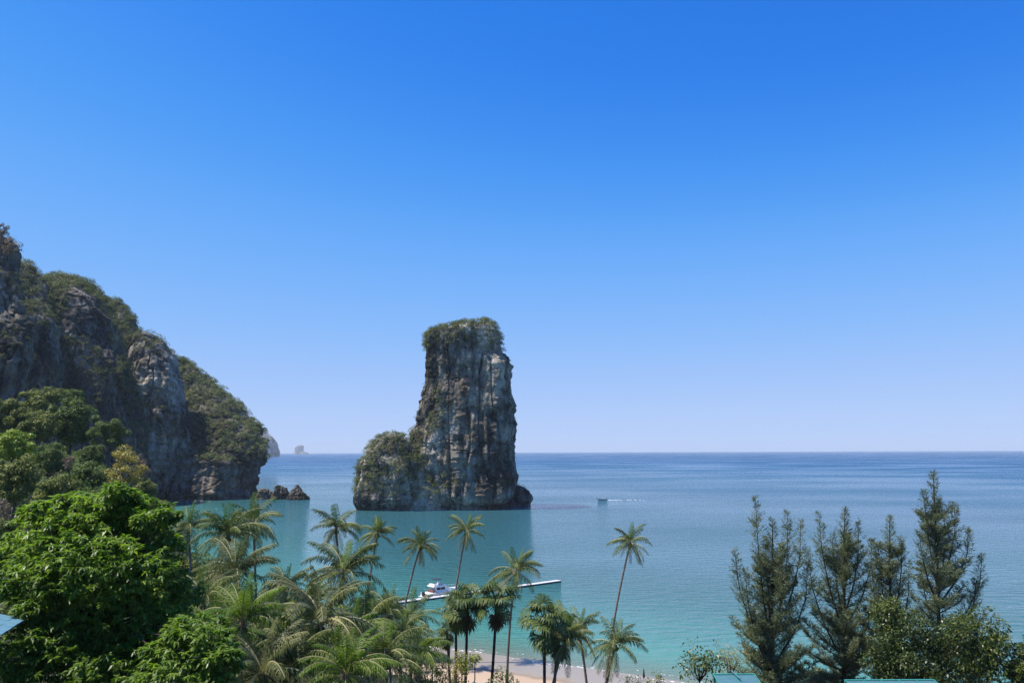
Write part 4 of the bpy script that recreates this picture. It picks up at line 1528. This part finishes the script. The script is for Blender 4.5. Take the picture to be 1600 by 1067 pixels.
def hull_mesh(L, W, Hs, Hb, nm='hull', draft=0.45):
    mb = MB()
    st = []
    n = 15
    for i in range(n):
        u = i / (n - 1)
        x = -L / 2 + L * u
        w = W / 2 * (1 - max(0, (u - 0.45) / 0.55) ** 2.3) * (0.93 + 0.07 * min(1, u * 4))
        w = max(w, 0.03)
        sh = Hs + (Hb - Hs) * u ** 1.6
        kz = -draft + (draft + Hb * 0.55) * max(0, (u - 0.72) / 0.28) ** 2
        xo = 0.5 * u ** 3
        st.append([(x, -w * 0.12, kz), (x, -w * 0.78, kz + 0.35), (x + xo * 0.5, -w * 0.92, 0.45 + 0.3 * u), (x + xo, -w, sh),
                   (x + xo, w, sh), (x + xo * 0.5, w * 0.92, 0.45 + 0.3 * u), (x, w * 0.78, kz + 0.35), (x, w * 0.12, kz)])
    vs = [v for r_ in st for v in r_]
    fs = []
    for i in range(n - 1):
        for k in range(8):
            k2 = (k + 1) % 8
            fs.append((i * 8 + k, (i + 1) * 8 + k, (i + 1) * 8 + k2, i * 8 + k2))
    fs.append(tuple(range(7, -1, -1)))
    fs.append(tuple((n - 1) * 8 + k for k in range(8)))
    mb.add(vs, fs)
    return mb.mesh(nm)


link('hull', hull_mesh(LB, 3.3, 1.05, 1.55), M['white'], root)


def prism(mb, prof, y0, y1, taper=0.0):
    """side profile (x, z) extruded across the beam, the upper part leaning inwards by taper"""
    zmin, zmax = min(p[1] for p in prof), max(p[1] for p in prof)
    n = len(prof)
    vs = []
    for y in (y0, y1):
        for (x, z) in prof:
            f = 1 - taper * (z - zmin) / (zmax - zmin)
            vs.append((x, y * f, z))
    fs = [tuple(range(n - 1, -1, -1)), tuple(range(n, 2 * n))]
    for k in range(n):
        k2 = (k + 1) % n
        fs.append((k, k2, n + k2, n + k))
    mb.add(vs, fs)


mb = MB()
prism(mb, [(-2.4, 1.03), (3.6, 1.30), (2.9, 1.62), (1.6, 1.80), (0.7, 2.35), (-2.4, 2.42)], -1.28, 1.28, 0.14)
mb.build('cabin', M['white'], root)
mb = MB()
prism(mb, [(-3.2, 2.43), (0.9, 2.37), (0.5, 2.62), (-3.0, 2.70)], -1.38, 1.38, 0.05)
prism(mb, [(-0.4, 2.64), (0.45, 2.63), (-0.1, 3.12), (-0.45, 3.14)], -1.1, 1.1, 0.12)
prism(mb, [(-2.9, 2.70), (-2.2, 2.69), (-2.3, 3.02), (-2.85, 3.05)], -1.1, 1.1, 0.08)
mb.build('flybridge', M['white'], root)
for sgn in (-1, 1):
    for (x0_, x1_, za, zb) in ((-2.2, -1.0, 1.55, 2.16), (-0.85, 0.35, 1.58, 2.14)):
        mb = MB()
        y = sgn * 1.28 * (1 - 0.14 * ((za + zb) / 2 - 1.03) / 1.39) + sgn * 0.012
        mb.box(((x0_ + x1_) / 2, y, (za + zb) / 2), (x1_ - x0_, 0.05, zb - za))
        mb.build('window', M['dark_glass'], root)
mb = MB()
mb.add([(1.66, -1.0, 1.84), (1.66, 1.0, 1.84), (0.84, 0.92, 2.30), (0.84, -0.92, 2.30)], [(0, 1, 2, 3)])
mb.add([(1.70, -1.0, 1.86), (1.70, 1.0, 1.86), (0.88, 0.92, 2.32), (0.88, -0.92, 2.32)], [(0, 1, 2, 3)])
mb.build('windscreen', M['dark_glass'], root)
mb = MB()
mb.box((-3.9, 0, 0.95), (2.6, 2.5, 0.12))
mb.box((-3.0, 0, 1.35), (0.5, 2.2, 0.7))
mb.build('cockpit_seat', M['maroon'], root)
mb = MB()
mb.box((-5.45, 0, 0.35), (0.9, 2.6, 0.10))
mb.build('swim_platform', M['white'], root)
mb = MB()
mb.box((-5.35, 0, 1.0), (0.5, 0.55, 0.9))
mb.box((-5.5, 0, 0.2), (0.25, 0.25, 1.0))
mb.build('outboard_motor', M['black'], root)
mb = MB()
mb.box((-1.3, 0, 4.0), (1.9, 1.9, 0.10))
mb.build('sunshade', M['dark_canvas'], root)
mb = MB()
for sx_ in (-2.1, -0.5):
    for sy_ in (-0.88, 0.88):
        mb.tube([(sx_, sy_, 2.66), (sx_, sy_, 3.95)], 0.03, 6)
mb.build('sunshade_post', M['steel'], root)
mb = MB()
for sgn in (-1, 1):
    pts = [(0.5 + 0.9 * i, sgn * (1.55 - 0.035 * i ** 2.2), 1.95 + 0.03 * i) for i in range(6)]
    mb.tube(pts, 0.025, 5)
    for p in pts:
        mb.tube([(p[0], p[1], 1.2), p], 0.02, 5)
mb.build('bow_rail', M['steel'], root)
mb = MB()
for sgn in (-1, 1):
    mb.tube([(-4.9, sgn * 1.56, 0.93), (-2, sgn * 1.66, 0.98), (1, sgn * 1.6, 1.08)], 0.05, 6)
mb.build('rub_strake', M['dark_canvas'], root)

# ------------------------------------------------------------------ small boat under way, far out
bp_ = ground(941, 781, 0)
root = empty('small_boat', bp_, 'small canopied boat crossing the bay with a white wake', 'boat')
root.rotation_euler = (0, 0, math.pi - 0.03)
root.scale = (0.85, 0.85, 0.85)
link('hull', hull_mesh(8.0, 1.9, 0.7, 1.2), M['wood_boat'], root)
mb = MB()
mb.box((-0.8, 0, 1.95), (3.8, 1.6, 0.10))
mb.build('canopy', M['boat_canopy'], root)
mb = MB()
for x_ in (-2.5, -0.8, 0.9):
    for y_ in (-0.85, 0.85):
        mb.tube([(x_, y_ * 0.8, 0.6), (x_, y_ * 0.8, 1.92)], 0.04, 5)
mb.build('canopy_post', M['boat_canopy'], root)
mb = MB()
mb.box((-4.0, 0, 0.95), (0.6, 0.5, 0.7))
mb.tube([(-4.2, 0, 0.9), (-5.6, 0, 0.1)], 0.06, 5)
mb.build('outboard_motor', M['black'], root)
mb = MB()
mb.tube([(4.1, 0, 1.05), (4.7, 0, 1.6), (4.9, 0, 2.1)], [0.18, 0.14, 0.08], 6)
mb.build('stem_post', M['black'], root)
# wake: lumps of foam lying on the water
g = random.Random(4)
mb = MB()
for i in range(46):
    u = g.random() ** 1.3
    x = bp_.x + 5.0 + u * 26
    y = bp_.y + (g.choice((-1, 1)) * (0.4 + u * 6)) + g.gauss(0, 0.8)
    rr_ = g.uniform(0.15, 0.55) * (1 - 0.6 * u)
    vs = [(x + math.cos(a) * rr_ * 2.2, y + math.sin(a) * rr_ * 0.7, 0.01) for a in np.linspace(0, 6.283, 7)[:-1]] + [(x, y, 0.10)]
    mb.add(vs, [(k_, (k_ + 1) % 6, 6) for k_ in range(6)])
M['foam'] = simple('sea_foam', (0.8, 0.83, 0.85), 0.9, noise=0.05)
tag(mb.build('wake_foam', M['foam']), kind='stuff')

# broken foam edge along the beach
g = np.random.default_rng(12)
Pf, Ff = [], []
for a_, b_ in zip(SHORE[2:8], SHORE[3:9]):
    L_ = np.linalg.norm(b_ - a_)
    for k in range(int(L_ / 0.35)):
        if g.random() < 0.45 + 0.5 * math.sin(k * 0.05 + a_[0]) ** 2:
            continue
        q = a_ + (b_ - a_) * ((k + g.random()) * 0.35 / L_)
        nrm_ = np.array([-(b_ - a_)[1], (b_ - a_)[0]]) / L_
        for off in (0.0, -2.6):
            if off and g.random() < 0.5:
                continue
            c_ = q - nrm_ * (off + 0.9 + 0.8 * math.sin(q[0] * 0.35 + off) + g.normal(0, 0.18)) * -1
            r_ = g.uniform(0.05, 0.17) * (1.0 if off == 0 else 0.6)
            base_ = len(Pf)
            dv = (b_ - a_) / L_
            for aa in np.linspace(0, 2 * np.pi, 7)[:-1]:
                w_ = dv * math.cos(aa) * r_ * 2.4 + nrm_ * math.sin(aa) * r_ * 0.8
                Pf.append((c_[0] + w_[0], c_[1] + w_[1], 0.012))
            zt_ = max(0.02, tz(c_[0], c_[1]) + 0.02)
            for q_ in range(base_, base_ + 6):
                Pf[q_] = (Pf[q_][0], Pf[q_][1], zt_)
            Pf.append((c_[0], c_[1], zt_ + 0.05))
            for q_ in range(6):
                Ff.append((base_ + q_, base_ + (q_ + 1) % 6, base_ + 6))
fm = bpy.data.meshes.new('shore_foam')
fm.from_pydata(Pf, [], Ff)
fm.update()
tag(link('shore_foam', fm, M['foam']), kind='stuff')

# ------------------------------------------------------------------ beach furniture and roofs
p = ground(1006, 1056, 1.0)
root = empty('folded_parasol', (p.x, p.y, tz(p.x, p.y)), 'dark folded parasol standing on the wet sand', 'parasol')
mb = MB()
mb.tube([(0, 0, -0.2), (0, 0, 1.9)], 0.03, 6)
mb.build('pole', M['steel'], root)
mb = MB()
mb.tube([(0, 0, 0.55), (0, 0, 0.75), (0, 0, 1.2), (0, 0, 1.75), (0, 0, 2.0)], [0.10, 0.19, 0.14, 0.06, 0.015], 8)
mb.build('canopy', M['parasol'], root, smooth=True)

for k, (px, py) in enumerate([(731, 1060), (754, 1064)]):
    p = ground(px, py, 3.0)
    root = empty('sun_lounger', (p.x, p.y, tz(p.x, p.y)), ['white sun lounger beside the fan palm trunk', 'white sun lounger on the open sand between two palm trunks'][k], 'sun lounger', 'white loungers on the sand')
    root.rotation_euler = (0, 0, 0.4 + k)
    mb = MB()
    mb.box((0, 0, 0.34), (1.3, 0.65, 0.10))
    mb.build('seat', M['cushion'], root)
    mb = MB()
    e = Vector((0.78, 0, 0.62)).normalized()
    mb.box(Vector((0.64, 0, 0.36)) + e * 0.36, (0.72, 0.65, 0.09), (e, Vector((0, 1, 0)), e.cross(Vector((0, 1, 0)))))
    mb.build('backrest', M['cushion'], root)
    for sx_ in (-0.58, 0.58):
        for sy_ in (-0.27, 0.27):
            mb = MB()
            mb.tube([(sx_, sy_, -0.06), (sx_, sy_, 0.3)], 0.03, 5)
            mb.build('leg', M['white'], root)


def pavilion(px0, px1, py, Y, depth_, label, nm, cols_, panel, diag):
    """teal posts and beams with pale roof sheets, seen from above"""
    a, b_ = at(px0, py, Y), at(px1, py, Y)
    w = b_.x - a.x
    z = (a.z + b_.z) / 2
    gz = min(tz(a.x, Y), tz(b_.x, Y)) - 0.3
    root = empty(nm, ((a.x + b_.x) / 2, Y, gz), label, 'pavilion')
    h = z - gz
    for sx_ in np.linspace(-w / 2 + 0.08, w / 2 - 0.08, cols_):
        for sy_ in (0.08, depth_ - 0.08):
            mb = MB()
            mb.box((sx_, sy_ - depth_, h / 2 - 0.1), (0.14, 0.14, h - 0.2))
            mb.build('post', M['teal_paint'], root)
    for sy_, zz in ((0.0, h - 0.11), (-depth_, h - 0.50)):
        mb = MB()
        mb.box((0, sy_ - 0.08 if sy_ == 0 else sy_ + 0.08, zz + 0.02), (w + 0.1, 0.2, 0.22))
        mb.build('beam', M['teal_paint'], root)
    npan = panel
    pw = w / npan
    sl = Vector((0, -depth_, -0.40)).normalized()
    for i in range(npan):
        mb = MB()
        mb.box((-w / 2 + pw * (i + 0.5), -depth_ / 2, h - 0.24), (pw - 0.06, 0.04 + depth_ * 0.86, 0.04), (Vector((1, 0, 0)), sl * -1, Vector((1, 0, 0)).cross(sl * -1)))
        mb.build('roof_sheet', M['blue_panel'], root)
    for i in range(npan + 1):
        mb = MB()
        mb.box((-w / 2 + pw * i, -depth_ / 2, h - 0.20), (0.07, depth_ * 0.9, 0.07), (Vector((1, 0, 0)), sl * -1, Vector((1, 0, 0)).cross(sl * -1)))
        mb.build('rafter', M['teal_paint'], root)
    if diag:
        mb = MB()
        mb.tube([(-0.15, 0.05, h + 0.22), (0.12, -depth_ * 0.5, h + 0.0)], 0.05, 6)
        mb.build('brace', M['blue_panel'], root)
    return root


pavilion(1114, 1178, 1052, 62, 2.6, 'small teal pavilion with pale blue roof sheets at the bottom edge', 'pavilion', 2, 2, True)
pavilion(1320, 1458, 1061, 60, 2.6, 'long teal pavilion at the bottom edge under the casuarinas', 'pavilion', 4, 5, False)

# blue roof at the left edge
rb_ = at(37, 969, 40.5)
ru_ = at(-140, 922, 43.0) - rb_
rv_ = at(2, 992, 38.6) - rb_
gz = tz(rb_.x - 2.5, 40.5)
root = empty('roofed_shelter', (rb_.x - 2.5, 40.5, gz), 'pale blue roof corner at the left edge below the big glossy tree', 'roof')
rt = root.location
nu, nv = 12, 4
un, vn = ru_.normalized(), rv_.normalized()
nn_ = un.cross(vn).normalized()
if nn_.z < 0:
    nn_ = -nn_
tm = MB()
tm.box((0, 0, 0), (ru_.length / nu * 0.97, rv_.length / nv * 1.04, 0.045), (un, vn, nn_))
tme = tm.mesh('tile')
tme.materials.append(M['blue_roof'])
for i in range(nu):
    for j in range(nv):
        o = link('tile', tme, None, root, rb_ + ru_ * ((i + 0.5) / nu) + rv_ * ((j + 0.5) / nv) - rt + nn_ * (0.012 * ((i + j) % 2)))
mb = MB()
e0_, e1_ = rb_ + rv_ * 1.02 - rt - nn_ * 0.1, rb_ + ru_ + rv_ * 1.02 - rt - nn_ * 0.1
mb.tube([e0_, e1_], 0.07, 6)
mb.tube([rb_ - rt - nn_ * 0.1, rb_ + ru_ - rt - nn_ * 0.1], 0.07, 6)
mb.build('beam', M['bark'], root)
for f in (0.25, 0.95):
    q = rb_ + ru_ * f + rv_ * 0.5 - rt
    mb = MB()
    mb.tube([(q.x, q.y, -0.5), q - nn_ * 0.05], 0.09, 6)
    mb.build('post', M['bark'], root)
